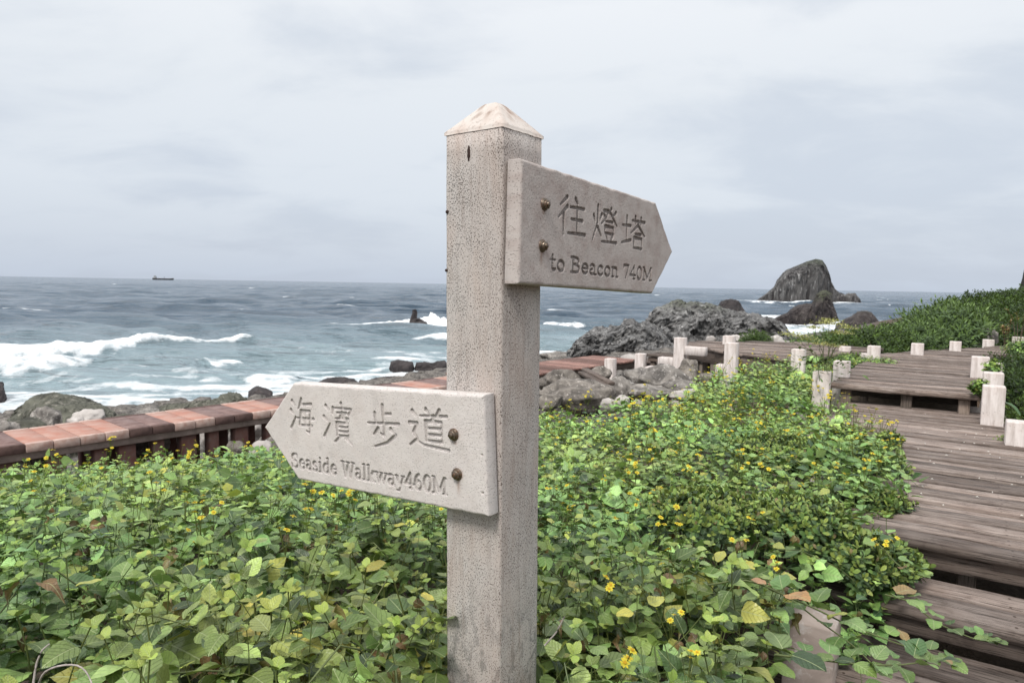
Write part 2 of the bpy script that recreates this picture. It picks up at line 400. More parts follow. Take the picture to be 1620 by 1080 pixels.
M_ISL2 = mat_rock('low_stack_rock', (.035,.029,.030), (.085,.072,.068), (.15,.13,.12), .8, (1,1,.6), (.07,.10,.03), (2.2,5.5), wet=(.3,1.4), bd=.4, bs=1)
M_BOUL = mat_rock('beach_boulder', (.11,.10,.092), (.35,.32,.29), (.52,.485,.45), 5, bd=.04, bs=.9)
M_BOULB = mat_rock('brown_boulder', (.10,.088,.078), (.32,.285,.25), (.48,.435,.39), 6, bd=.04, bs=.9)
M_BOULW = mat_rock('pale_boulder', (.34,.31,.29), (.52,.48,.45), (.62,.58,.55), 1.6, bd=.02, bs=.5)
M_BOULD = mat_rock('lichen_boulder', (.055,.055,.045), (.14,.14,.11), (.25,.235,.20), 2.6, bd=.04, bs=.8)

# foliage: colour per leaf comes from attribute "lc", leaf coordinates (along, across) from "luv"
def mat_leaf(name, rough=.5, spec=.4, trans=.3, vein=True, holes=False):
    m, nt, b, o = newmat(name)
    a = attr(nt, 'lc').outputs['Color']
    col = a
    if vein:
        lv = attr(nt, 'luv').outputs['Vector']; sp = N(nt, 'ShaderNodeSeparateXYZ'); Lk(nt, lv, sp.inputs[0])
        ax = math_(nt, 'ABSOLUTE', sp.outputs[1])
        mid = math_(nt, 'LESS_THAN', ax, .035)
        w = math_(nt, 'SINE', math_(nt, 'MULTIPLY', math_(nt, 'SUBTRACT', sp.outputs[0], math_(nt, 'MULTIPLY', ax, .38)), 38.0))
        side = ramp(nt, w, [(.88, 0), (1, .6)]).outputs[0]
        vm = math_(nt, 'MAXIMUM', mid, side)
        edge_ = ramp(nt, noise(nt, mapping(nt, lv, (1.3, .8, 1)), 5, 3, .6), [(.35, 0), (.7, 1)]).outputs[0]
        col = mixc(nt, math_(nt, 'MULTIPLY', edge_, .35), a, mixc(nt, 1.0, a, (.62,.70,.55), 'MULTIPLY'))
        col = mixc(nt, math_(nt, 'MULTIPLY', side, .55), col, mixc(nt, 1.0, a, (.55,.62,.55), 'MULTIPLY'))
        col = mixc(nt, math_(nt, 'MULTIPLY', mid, .6), col, (.42,.48,.24))
        spot = ramp(nt, noise(nt, N(nt, 'ShaderNodeNewGeometry').outputs['Position'], 190, 2, .5), [(.70, 0), (.74, 1)]).outputs[0]
        col = mixc(nt, math_(nt, 'MULTIPLY', spot, .7), col, (.12,.075,.035))
        Lk(nt, bump(nt, math_(nt, 'ADD', math_(nt, 'MULTIPLY', vm, -1.0), math_(nt, 'MULTIPLY', noise(nt, mapping(nt, lv, (1,.5,1)), 9, 2, .5), .9)), .8, .0030), b.inputs['Normal'])
        pt = noise(nt, N(nt, 'ShaderNodeNewGeometry').outputs['Position'], 26, 3, .6)
        hs = N(nt, 'ShaderNodeHueSaturation'); Lk(nt, col, hs.inputs['Color'])
        Lk(nt, math_(nt, 'MULTIPLY_ADD', pt, .8, .6), hs.inputs['Value']); col = hs.outputs[0]
    Lk(nt, col, b.inputs['Base Color']); b.inputs['Roughness'].default_value = rough
    b.inputs['Specular IOR Level'].default_value = spec
    tr = N(nt, 'ShaderNodeBsdfTranslucent'); Lk(nt, mixc(nt, .5, col, (.20,.28,.03)), tr.inputs[0])
    mx = N(nt, 'ShaderNodeMixShader', inp={0: trans}); Lk(nt, b.outputs[0], mx.inputs[1]); Lk(nt, tr.outputs[0], mx.inputs[2])
    Lk(nt, mx.outputs[0], o.inputs[0]); return m
M_LEAF = mat_leaf('vine_leaf', .36, .6, .16)
M_GLOSS = mat_leaf('glossy_leaf', .28, .5, .12)
M_SHRUB = mat_leaf('hill_leaf', .5, .3, .2, vein=False)
M_PETAL = mat_leaf('yellow_petal', .6, .2, .3, vein=False)
M_STEM = mat_simple('green_stem', (.13,.16,.06), .3, 30, .6)
M_BARK = mat_simple('brown_stem', (.12,.085,.06), .4, 30, .9)
M_TWIG = mat_simple('dry_twig', (.42,.37,.34), .4, 60, .8)

# ------------------------------------------------------------------ ground (one sheet) and sea
E1 = np.array([math.cos(math.radians(-33)), math.sin(math.radians(-33))])   # along the planks
E2 = np.array([math.cos(math.radians(57)), math.sin(math.radians(57))])     # along the boardwalk
def ab(x, y): return x*E1[0]+y*E1[1], x*E2[0]+y*E2[1]
def xy(a, b): return a*E1[0]+b*E2[0], a*E1[1]+b*E2[1]
gp = [(0,0,2.3),(-3,0,2.3),(3,0,2.35),(0,3,2.25),(-3,3,2.15),(3,3,2.3),(0,6,2.15),(-3,6,1.95),(3,6,2.35),(0,-6,2.4),(-8,-4,2.2),(8,-4,2.8),
      (-6,6,1.7),(-4,8,1.65),(-1,10.3,1.6),(1,12.5,1.65),(-8,3,1.8),(3,9,2.1),(3,12,2.0),(2.5,15.5,1.75),(5,10,2.5),(5,14,2.4),
      (-8,10,1.15),(-4,12,1.1),(0,15,1.2),(3,19,1.4),(-3,17,.55),(1,22,.75),(6,26,1.5),(6,20,2.0),
      (8,9,2.7),(8,13,2.6),(11,14,2.65),(8,20,1.55),(9.4,20,1.95),(11.5,20,2.2),(12.8,20,2.45),(13.9,20,2.75),(15.5,20,3.2),(20,20,4.4),(14,14,3.0),(18,14,3.6),
      (12,6,3.0),(14,0,3.2),(25,10,5),(30,22,6.5),(12,26,1.5),(16,27,2.3),(22,30,3.6),(10,30,.7),(35,35,6.5),(13,31,.8),(18,37,1.4)]
for u, v in ((-120,672),(0,657),(190,650),(320,640),(450,630),(600,606),(705,590),(860,577),(1050,556),(1240,536)):
    P = at_z(u, v, 0.0); gp.append((P[0], P[1], 0.0)); gp.append((P[0]*1.35, P[1]*1.35, -1.6))
gp += [(24,58,0),(34,60,.6),(24,80,-2),(45,70,-1),(-20,14,0),(-30,10,-.5),(-12,4,1.5)]
GT = TPS(gp, .02)
def ground(x, y):
    x = np.asarray(x, float); y = np.asarray(y, float)
    g = GT(x, y); r = np.hypot(x, y)
    g = g + .08*fbm(P3(x*.5, y*.5), 3) + .03*fbm(P3(x*3, y*3), 2)
    far = sstep(85, 140, r); g = g*(1-far) - 3*far
    return np.clip(g, -3.0, 9)
def mat_ground():
    m, nt, b, o = newmat('soil_and_shingle'); c = N(nt, 'ShaderNodeNewGeometry').outputs['Position']
    n = noise(nt, c, 1.6, 7, .6); v = N(nt, 'ShaderNodeTexVoronoi', inp={'Scale': 5.5}); Lk(nt, c, v.inputs['Vector'])
    n2 = noise(nt, c, 24, 4, .65)
    peb = mixc(nt, ramp(nt, N(nt, 'ShaderNodeSeparateColor').outputs[0] if False else v.outputs['Distance'], [(.0, 0), (.6, 1)]).outputs[0], (.21,.19,.172), (.07,.062,.056))
    soil = mixc(nt, n2, (.05,.036,.026), (.13,.095,.065))
    a = attr(nt, 'veg').outputs['Fac']
    col = mixc(nt, a, peb, soil)
    Lk(nt, col, b.inputs['Base Color']); b.inputs['Roughness'].default_value = .95
    h = math_(nt, 'ADD', math_(nt, 'MULTIPLY', v.outputs['Distance'], -1.0), n2)
    Lk(nt, bump(nt, h, .9, .05), b.inputs['Normal']); return m
na, nr = 420, 300
th = np.linspace(0, 2*math.pi, na, endpoint=False); rr = .25*(160/.25)**(np.arange(nr)/(nr-1))
X = rr[:,None]*np.sin(th)[None]; Y = rr[:,None]*np.cos(th)[None]; Z = ground(X, Y)
V = np.stack([X, Y, Z], -1).reshape(-1, 3); V = np.vstack([V, [[0, 0, float(ground(0., 0.))]]])
Fq = grid_faces(na, nr, True)[:, ::-1]
cf = np.stack([np.arange(na), np.full(na, na*nr), (np.arange(na)+1) % na], -1)
veg = sstep(1.75, 2.1, V[:,2] + .3*perlin(V*.9))*(1-sstep(.0, 1.2, V[:,1]-(11.6+1.15*V[:,0]))*(V[:,0] < 3.2))
tag(mesh('ground', V, [(4, Fq), (3, cf[:, ::-1])], mat_ground(), None, True, {'veg': ('FLOAT', veg)}), kind='structure')

FOAMC = []      # (x, y, rx, ry, strength) rings of surf round rocks
def seapt(u, v): P = at_z(u, v, 0.0); return P[0], P[1]
def breaker(pix): return [seapt(*p) for p in pix]
BREAK = [ # polyline of crest, height, foam span along it (0..1)
 (breaker([(-260,556),(0,553),(90,557),(180,555),(250,549),(330,547),(400,549),(470,552)]), .58, (0, .84), 2.4),
 (breaker([(-260,590),(0,586),(60,588),(130,582),(170,577),(230,579),(300,583)]), .5, (0, .74), 2.0),
 (breaker([(560,514),(600,515),(650,516),(705,516),(760,518)]), .35, (0, 1), 1.6),
 (breaker([(855,570),(880,566),(905,562)]), .2, (0, 1), 1.5),
 (breaker([(320,575),(350,573),(390,571)]), .2, (.1, .9), .5),
 (breaker([(395,603),(430,599),(470,600)]), .15, (0, 1), .6),
 (breaker([(855,512),(880,513),(930,515)]), .3, (0, 1), .9),
 (breaker([(1190,480),(1260,479),(1370,481)]), .3, (0, 1), 2.2),
 (breaker([(1215,512),(1260,520),(1300,522),(1340,517)]), .25, (0, 1), 1.6),
 (breaker([(1230,528),(1270,527),(1320,522)]), .25, (0, 1), 1.8)]
na, nr = 1150, 760
th = np.radians(np.linspace(-78, 78, na)); rr = 9*(9000/9)**(np.linspace(0, 1, nr)**1.0)
rr = np.concatenate([rr, [14000, 22000, 40000]]); nr = len(rr)
X = (rr[:,None]*np.sin(th)[None]).reshape(-1); Y = (rr[:,None]*np.cos(th)[None]).reshape(-1); Rr = np.repeat(rr, na)
cell = Rr*math.log(1000)/760
Z = np.zeros_like(X); gdep = np.full_like(X, -3.0)
near = Rr < 130; gdep[near] = ground(X[near], Y[near])
deep = sstep(.0, 2.6, -gdep)
rw = np.random.default_rng(11)
for lam in np.geomspace(.7, 22, 46):
    d = math.radians(rw.normal(205, 27)); k = 2*math.pi/lam; amp = .0085*lam**.92*rw.uniform(.6, 1.3)
    fade = sstep(2.2, 5, lam/cell)
    ph = k*(X*math.sin(d)+Y*math.cos(d)) + rw.uniform(0, 6.28) + 1.3*perlin(P3(X/lam/4, Y/lam/4, lam))
    s_ = np.sin(ph); Z += amp*fade*(.35+.65*deep)*(s_ + .28*(s_*s_-.5)*2)
foam = np.zeros_like(X)
nz = fbm(P3(X*.28, Y*.28), 4); nzf = fbm(P3(X*1.3, Y*1.3, 4.), 3)
warp = .8*perlin(P3(X*.16, Y*.16, 9.))
for pl, hgt, (f0, f1), wid in BREAK:
    pl = np.array(pl); best = np.full(len(X), 1e9); sgn = np.zeros(len(X)); par = np.zeros(len(X))
    seg = np.linalg.norm(np.diff(pl, axis=0), axis=1); cum = np.concatenate([[0], np.cumsum(seg)])
    sel = np.where((X > pl[:,0].min()-12) & (X < pl[:,0].max()+12) & (Y > pl[:,1].min()-12) & (Y < pl[:,1].max()+12))[0]
    x = X[sel]; y = Y[sel]; bs_ = np.full(len(sel), 1e9); sg = np.zeros(len(sel)); pr = np.zeros(len(sel))
    for i in range(len(pl)-1):
        a = pl[i]; d = pl[i+1]-a; L = seg[i]; d = d/L
        t = np.clip((x-a[0])*d[0]+(y-a[1])*d[1], 0, L); ex = x-a[0]-t*d[0]; ey = y-a[1]-t*d[1]
        q = np.hypot(ex, ey); up = q < bs_; bs_ = np.where(up, q, bs_)
        sg = np.where(up, np.sign(-ex*d[1]+ey*d[0]), sg); pr = np.where(up, (cum[i]+t)/cum[-1], pr)
    dd = bs_*sg + warp[sel]*.6 + .25*nz[sel]                       # + is seaward
    env = sstep(0, .12, pr)*(1-sstep(.82, 1, pr)) if pl[0,1] < 120 else 1
    env = env*(.75+.5*perlin(P3(x*.35, y*.35, 2.)))
    prof = np.where(dd < 0, np.exp(-(dd/.55)**2), np.exp(-(dd/1.7)**2))
    Z[sel] += hgt*env*prof*(1+.25*nzf[sel])
    fe = sstep(f0-.03, f0+.05, pr)*(1-sstep(f1-.12, f1+.03, pr+.15*nz[sel]))
    fs_ = .25 + (1.0 if hgt > .4 else .5)*(1-sstep(.35, .8, pr+.2*nz[sel]))
    fo = fe*np.exp(-np.abs(np.where(dd < -.2, (dd+.2)/fs_, np.maximum(dd, 0)/(wid*1.3)))**1.3)*(1.15+.5*nzf[sel])
    foam[sel] = np.maximum(foam[sel], fo)
# surf by the shore, foam streaks in the shallows
sh = sstep(-1.0, -.10, gdep + .4*nz) ; foam = np.maximum(foam, sh*(.85+.5*nzf))
streak = fbm(P3(X*.35+.6*nz, Y*.85, 1.), 4)
foam = np.maximum(foam, sstep(-2.6, -.7, gdep)*sstep(-.45, .35, streak)*.95)
foam = np.maximum(foam, (1-sstep(27, 55, Rr))*sstep(-.2, .6, streak)*.58)
# whitecaps
wc_ = fbm(P3(X*.11, Y*.30, 5.), 3); wcm = sstep(.70, .95, wc_ + .25*Z)*(1-sstep(500, 1500, Rr))
foam = np.maximum(foam, wcm*.95)
ISL = seapt(1270, 478); ISL2 = seapt(1285, 512); SPK = seapt(657, 515)
for (cx, cy, rx, ry, k_) in ((ISL[0], ISL[1]+8, 21, 11, 1.0), (ISL2[0]-.5, ISL2[1]+2, 5.6, 5.2, 1.0), (SPK[0]-1.2, SPK[1], 4.2, 2.6, 1.2), (SPK[0]+2.2, SPK[1], 3.6, 2.2, 1.2)):
    q = np.sqrt(((X-cx)/rx)**2+((Y-cy)/ry)**2) + .16*nz
    foam = np.maximum(foam, k_*(1-sstep(.95, 1.32, q)))
# spray leaping round the spike
for dx, rx, hh in ((1.2, 1.3, .55), (-2.2, 1.8, .35), (2.6, 1.4, .4), (-.6, .7, .3)):
    q = ((X-SPK[0]-dx)/rx)**2+((Y-SPK[1]-.6)/.8)**2
    Z += np.where(q < 6, hh*np.exp(-q)*(1+.9*nzf), 0)
foam = np.clip(foam + (foam > .15)*.28*nzf, 0, 1.5)
def mat_sea():
    m, nt, b, o = newmat('sea_water'); p = N(nt, 'ShaderNodeNewGeometry').outputs['Position']
    f = attr(nt, 'foam').outputs['Fac']; d = attr(nt, 'deep').outputs['Fac']
    wb = noise(nt, mapping(nt, p, (1,2.2,1)), 2.6, 6, .62, .4); wb2 = noise(nt, mapping(nt, p, (.16,.5,1)), 1.0, 6, .6, .3); wb3 = noise(nt, mapping(nt, p, (.02,.09,1)), 1.0, 5, .6)
    deepc = mixc(nt, wb3, (.030,.058,.092), (.065,.105,.150))
    col = mixc(nt, d, (.23,.31,.34), deepc)
    Lk(nt, col, b.inputs['Base Color']); b.inputs['Roughness'].default_value = .16; b.inputs['IOR'].default_value = 1.33
    h = math_(nt, 'ADD', math_(nt, 'MULTIPLY', wb, .10), math_(nt, 'MULTIPLY', wb2, .9)); h = math_(nt, 'ADD', h, math_(nt, 'MULTIPLY', wb3, 5.0))
    bn = bump(nt, h, 1.0, 1.0); Lk(nt, bn, b.inputs['Normal'])
    fn = noise(nt, mapping(nt, p, (1,1.5,1)), 3.4, 6, .7, 1.2)
    fm = ramp(nt, math_(nt, 'ADD', f, math_(nt, 'MULTIPLY_ADD', fn, 1.1, -.62)), [(.34, 0), (1.0, 1)]).outputs[0]
    wf = N(nt, 'ShaderNodeBsdfPrincipled', inp={'Roughness': .8}); wf.inputs['Base Color'].default_value = (.80,.83,.85,1)
    wf.inputs['Specular IOR Level'].default_value = .2; Lk(nt, bump(nt, fn, .8, .12), wf.inputs['Normal'])
    mx = N(nt, 'ShaderNodeMixShader'); Lk(nt, fm, mx.inputs[0]); Lk(nt, b.outputs[0], mx.inputs[1]); Lk(nt, wf.outputs[0], mx.inputs[2])
    Lk(nt, mx.outputs[0], o.inputs[0]); return m
tag(mesh('sea', np.stack([X, Y, Z], -1), grid_faces(na, nr)[:, ::-1], mat_sea(), None, True,
     {'foam': ('FLOAT', foam), 'deep': ('FLOAT', sstep(.2, 3.2, -gdep)*sstep(18, 90, Rr))}), kind='structure')

# ------------------------------------------------------------------ rocks
def outcrop(name, prof, D, zb, dep, mat, label, cat, nu=260, nv=120, pw=.55, amp=.25, fs=.6, stretch=(1,1,1), seed=0, front=0., group=None, ridge=True, sharp=1.0, zk=.35):
    """rock mass: skyline given as photo points at distance D, a real body `dep` metres deep"""
    pr = []
    for u, v in prof:
        P = at_y(u, v, D); pr.append((P[0], max(P[2], zb+.02)))
    pr = np.array(pr); x0, x1 = pr[0,0], pr[-1,0]
    t = np.linspace(0, 1, nu); x = x0+(x1-x0)*t; H = np.interp(x, pr[:,0], pr[:,1])
    hm = H.max()-zb
    ry = dep*(.25+.75*np.sqrt(np.clip((H-zb)/hm, 0, 1)))*np.sqrt(np.clip(1-(2*t-1)**6, 0, 1))
    ph = np.linspace(-.12, math.pi+.12, nv)
    cy = -np.cos(ph); sz = np.sign(np.sin(ph))*np.abs(np.sin(ph))**pw
    Yg = D + front + cy[:,None]*ry[None]; Xg = x[None] + (x0+x1)/2/D*(Yg-D); Zg = zb + sz[:,None]*(H-zb)[None]
    V = np.stack([Xg, Yg, Zg], -1).reshape(-1, 3)
    Q = V*np.array(stretch)*fs + seed*13.7
    n1 = fbm(Q, 5, ridge=ridge); n1 = n1-n1.mean()-.25; dirv = np.stack([perlin(Q*.9+5)*(1.0 if dep < 8 else .45), -np.sign(np.cos(ph)).repeat(nu)*np.abs(np.cos(ph)).repeat(nu), zk+0*n1], -1)
    V = V + amp*n1[:,None]*dirv*sharp + .16*amp*fbm(Q*8, 3, ridge=True)[:,None]*[.6,.6,.4]
    o = mesh(name, V, grid_faces(nu, nv), mat, None, True)
    return tag(o, label, cat, group)
outcrop('sea_stack', [(1193,479),(1200,474),(1215,462),(1226,452),(1231,441),(1240,431),(1247,426),(1262,420),(1276,414),(1290,410),(1300,412),(1306,420),(1311,432),(1314,445),(1320,457),(1328,464),(1330,480)],
        ISL[1]+8, -.5, 9, M_ISL, 'tall dark grey sea stack with a mossy green peak and vertical streaks', 'sea stack', 420, 240, .30, 1.5, .22, (1,1,.20), 1, zk=.0)
outcrop('rock_islet', [(1318,479),(1325,466),(1330,463),(1337,466),(1341,464),(1352,464),(1356,469),(1360,472),(1363,479)],
        ISL[1]+8, -.5, 4, M_ISL, 'low dark rock ledge jutting from the right foot of the tall sea stack', 'rock', 120, 60, .4, .7, .3, (1,1,.5), 2)
outcrop('rock_islet', [(1219,507),(1232,500),(1245,495),(1252,488),(1262,483),(1275,480),(1284,480),(1288,474),(1292,465),(1300,460),(1306,459),(1312,465),(1316,475),(1320,487),(1323,497),(1325,512)],
        ISL2[1]+2, -.4, 3.4, M_ISL2, 'dark brown two-stepped rock in the surf in front of the tall sea stack', 'rock', 260, 130, .36, .45, .7, (1,1,.6), 3, zk=.12)
outcrop('rock_islet', [(1206,505),(1213,501),(1221,502),(1226,507)], ISL2[1]+1, -.3, 1, M_ISL2, 'tiny wet rock just left of the two-stepped brown rock', 'rock', 60, 40, .5, .2, 1)
outcrop('headland_rock', [(1322,512),(1335,506),(1347,500),(1356,494),(1368,492),(1378,494),(1384,501),(1392,512)], 52, .3, 2.5, M_ISL2, 'rounded dark brown rock peeking over the green hillside', 'rock', 120, 60, .5, .35, .7)
outcrop('sea_rock', [(641,516),(645,512),(650,506),(654,503),(663,504),(668,506),(675,509),(678,516)], SPK[1], -.5, 1.3, M_DARKR, 'black wave-washed rock base carrying a leaning spike, far out in white surf', 'rock', 90, 50, .5, .2, 1.2)
spk = bpy.data.objects[-1] if False else [o for o in COL.objects if o.name.startswith('sea_rock')][-1]
mb = MB(); P0 = at_y(652, 508, SPK[1]); s_ = SPK[1]/1080
def P_(u, v): return at_y(u, v, SPK[1])
mb.tube([P_(654,510), P_(655,502), P_(656.5,495), P_(655.5,489.5)], [.40,.30,.25,.20], 7)
mb.build('rock_spike', M_DARKR, spk)

for pf, wy, lb in (([(616,584),(618,572),(628,570),(640,571),(652,572),(655,584)], 584, 'flat-topped black slab rock awash, left of the post'),
               ([(655,584),(658,574),(672,573),(684,575),(690,572),(704,571),(710,584)], 584, 'long low black rock awash right behind the slab rock')):
    outcrop('wet_rock', pf, seapt(650, wy)[1], -.3, .7, M_DARKR, lb, 'rock', 70, 40, .35, .12, 1.5, group='wet black rocks at the tideline')
for pf, wy, lb in (([(494,612),(505,604),(520,599),(545,597),(560,601),(572,612)], 606, 'black rounded rock behind the top edge of the pale signboard'),
               ([(570,614),(576,603),(595,598),(625,597),(645,598),(655,607),(658,614)], 606, 'long black whale-backed rock above the far tiled walkway'),
               ([(660,612),(672,598),(690,590),(705,584),(730,582),(760,590),(790,604),(800,612)], 604, 'black rock sloping up into the back of the post'),
               ([(392,620),(402,613),(412,612),(424,616),(430,620)], 622, 'small dark rock in the foam left of the pale sign tip'),
               ([(-40,632),(-22,606),(-8,602),(3,606),(8,622),(11,632)], 630, 'dark rock cut by the left edge in the surf')):
    outcrop('wet_rock', pf, seapt(600, wy)[1] if pf[0][0] > 450 else seapt(20, wy)[1]-(.5 if pf[0][0] > 0 else 0), -.4, .9, M_DARKR, lb, 'rock', 90, 50, .5, .14, 1.3, group='wet black rocks at the tideline')
# big outcrop behind the far walkway: front lobe, back lobe
outcrop('rock_outcrop', [(1000,585),(1012,540),(1022,515),(1030,500),(1037,489),(1052,482),(1062,478),(1078,481),(1100,482),(1118,484),(1135,487),(1150,494),(1168,497),(1190,499),(1206,503),(1226,508),(1240,518),(1252,532),(1264,560)],
        31.5, .2, 4.6, M_OUTG, 'big folded grey rock mound with green moss on its right shoulder', 'rock', 420, 220, .5, .75, .55, (1,1,.9), 5)
outcrop('rock_outcrop', [(886,590),(893,572),(900,558),(908,545),(918,532),(930,526),(948,519),(960,521),(975,518),(985,513),(990,507),(1000,508),(1008,512),(1022,512),(1040,520),(1055,530),(1068,546),(1082,575)],
        28.0, .2, 3.2, M_OUT, 'pitted pale grey rock lobe with a dark left flank above the red walkway', 'rock', 360, 200, .5, .6, .75, (1,1,1), 6)
outcrop('rock_outcrop', [(1128,500),(1133,488),(1140,477),(1150,474),(1162,474),(1170,480),(1178,492),(1184,506)], 38, .2, 2.5, M_DARKR, 'dark pointed rock poking up behind the big grey mound', 'rock', 120, 70, .5, .3, .9)
# shore rocks behind the tiled walkway on the left
outcrop('shore_rock', [(-10,690),(10,668),(25,655),(38,640),(52,630),(66,623),(85,621),(105,625),(125,632),(150,638),(168,648),(182,662),(195,690)], 12.2, .6, 1.1, M_BOULD, 'large olive-grey lichen-stained rock behind the tiled walkway at far left', 'rock', 240, 110, .55, .22, 1.1, (1,1,1), 8)
outcrop('shore_rock', [(225,665),(245,648),(262,643),(285,640),(305,636),(322,634),(345,630),(362,625),(378,627),(392,634),(410,648)], 14.0, .6, .9, M_BOULD, 'jagged brown ridge of rock behind the middle of the tiled walkway', 'rock', 200, 90, .55, .26, 1.6, (1,1,1), 9)
outcrop('shore_rock', [(205,672),(215,652),(232,646),(250,650),(262,668)], 13.4, .6, .7, M_BOUL, 'tan wedge of rock at the left end of the jagged brown ridge', 'rock', 90, 50, .5, .12, 1.4, (1,1,1), 10)
outcrop('shore_rock', [(418,650),(430,636),(445,631),(470,631),(490,640),(500,655)], 14.0, .6, .7, M_BOUL, 'tan rock behind the walkway by the pale sign tip', 'rock', 90, 50, .5, .12, 1.4, (1,1,1), 11)

def boulder_mesh(name, mat, seed, n=44, amp=.22, cuts=5):
    r = np.random.default_rng(seed); th = np.linspace(0, 2*math.pi, n, endpoint=False); ph = np.linspace(.03, math.pi-.03, n//2)
    V = np.stack([np.sin(ph)[:,None]*np.cos(th)[None], np.sin(ph)[:,None]*np.sin(th)[None], np.broadcast_to(np.cos(ph)[:,None], (n//2, n))], -1).reshape(-1, 3)
    for _ in range(cuts):
        d = r.normal(size=3); d /= np.linalg.norm(d); h = r.uniform(.62, .85); q = V @ d; V = V - np.where(q > h, (q-h)*.85, 0)[:,None]*d
    V = V*(1 + amp*fbm(V*1.3+seed*3.1, 3)[:,None] + .03*fbm(V*7+seed, 2)[:,None])
    return mesh(name, V, [(4, grid_faces(n, n//2, True)[:, ::-1]), (n, np.stack([np.arange(n), np.arange(n-1, -1, -1)+n*(n//2-1)]))], mat, None, True)
_bm = {}
def boulder(u, v, w, h, D, mat, label, dz=0, rot=None, tilt=0., group='boulders on the shore', cat='boulder'):
    """centre pixel, half width and half height in pixels, distance"""
    key = (mat.name, random.randrange(4))
    if key not in _bm:
        o = boulder_mesh('boulder', mat, 20+len(_bm)); _bm[key] = o.data; 
    else:
        o = bpy.data.objects.new('boulder', _bm[key]); COL.objects.link(o)
    P = at_y(u, v, D); s = D/1080
    o.location = (P[0], P[1], P[2]); o.scale = (w*s*1.05, w*s*.85, h*s*1.05)
    o.rotation_euler = (0, tilt, random.uniform(-.35, .35) + (math.pi if random.random() < .5 else 0))
    return tag(o, label, cat, group)
B = boulder
# middle cluster between the post and the platform
for a_ in [
 (915,628,62,26,7.6,M_BOULB,'long low brown boulder nearest the post, above the yellow flowers'),
 (893,606,34,20,8.6,M_BOULB,'brown boulder leaning on the post side of the pile, under the red walkway'),
 (932,603,22,16,8.9,M_BOUL,'small buff boulder left of the broken planks'),
 (868,608,16,14,8.8,M_BOULB,'brown boulder half hidden by the post edge'),
 (950,592,17,12,9.8,M_BOULB,'dark brown boulder below the left short bollard'),
 (980,618,28,22,8.3,M_BOUL,'round grey boulder at the foot of the broken planks'),
 (1012,598,30,15,9.4,M_BOUL,'grey boulder behind the round one, below the right short bollard'),
 (1052,600,38,23,8.9,M_BOUL,'big mottled grey boulder left of the upright stone'),
 (1030,622,34,14,8.1,M_BOUL,'flat grey boulder in front of the big mottled one'),
 (1090,594,18,24,8.9,M_BOULB,'upright oval stone leaning under the platform'),
 (985,637,14,11,7.4,M_BOULW,'small pale stone just above the flowers, below the round boulder'),
 (964,642,17,11,7.2,M_BOULW,'small pale stone at the right end of the long brown boulder'),
 (1075,616,30,14,8.2,M_BOUL,'grey stone at the foot of the big mottled boulder'),
 (1120,600,22,14,9.6,M_BOULB,'brown stone in the shade under the platform'),
 (872,636,20,18,7.2,M_BOULB,'brown boulder against the right side of the post'),
 (1085,625,24,10,7.9,M_BOULW,'pinkish flat stone at the vine edge below the platform'),
 (1000,575,22,14,16.5,M_BOULW,'pale boulder behind the steps to the platform'),
 (1125,537,8,6,18,M_BOULW,'small white boulder on the skyline of the platform, left one'),
 (1180,537,12,8,19,M_BOULW,'white boulder beyond the platform beside the round bush'),
 (1163,537,10,7,20,M_BOULW,'pale boulder beyond the platform right of the short bollard'),
 (1225,540,16,9,19,M_BOULW,'broad pale boulder right of the round bush'),
 (1195,533,12,6,22,M_BOULW,'pale boulder behind the round bush'),
 (1240,546,14,8,17,M_BOULW,'pale boulder at the edge of the green hillside'),
 (880,565,30,8,30,M_BOUL,'low grey shoreline boulder right of the post')]:
    B(*a_)
# left: behind, under and in front of the tiled walkway
for a_ in [
 (75,668,28,22,10.2,M_BOUL,'buff boulder in front of the large lichen rock'),
 (40,676,30,16,9.8,M_BOULD,'dark olive boulder at the left foot of the large lichen rock'),
 (8,680,22,18,9.6,M_BOUL,'grey boulder at the far left edge behind the walkway'),
 (142,662,26,15,10.8,M_BOULW,'pale smooth boulder right of the buff one'),
 (120,668,14,9,10.4,M_BOULW,'small white boulder between the buff and pale ones'),
 (198,664,18,9,11.2,M_BOULD,'flat dark boulder at the right foot of the large lichen rock'),
 (148,706,24,24,7.4,M_BOULW,'white block of stone between the first two red pillars'),
 (60,722,40,16,6.9,M_BOULB,'flat brown stone under the left end of the walkway'),
 (15,735,36,14,6.6,M_BOULB,'flat stone at the far left under the walkway'),
 (250,700,20,14,8.0,M_BOULW,'pale rounded stone between the second and third pillars'),
 (232,712,24,14,7.8,M_BOULB,'brown stone by the second pillar'),
 (328,690,12,20,8.9,M_BOULW,'upright pale stone behind the third pillar'),
 (372,712,16,14,7.9,M_BOULB,'brown stone poking out of the vines below the walkway'),
 (414,714,22,16,7.8,M_BOULW,'pale stone beside the pale sign tip, at the vine edge'),
 (400,680,14,18,9.8,M_BOULW,'pale stone seen behind the fourth pillar'),
 (180,712,22,12,7.9,M_BOUL,'grey stone in the shade between pillars'),
 (290,712,20,12,8.2,M_BOUL,'grey stone at the foot of the third pillar'),
 (440,705,20,18,8.4,M_BOUL,'grey stone hidden behind the pale sign tip'),
 (110,700,20,14,9.0,M_BOULB,'brown stone behind the first pillar')]:
    B(*a_, group='boulders under the tiled walkway')
B(1558,538,15,19,13.6,M_BOUL,'grey leaning slab of stone behind the bollards by the hillside', tilt=-.5, group=None)

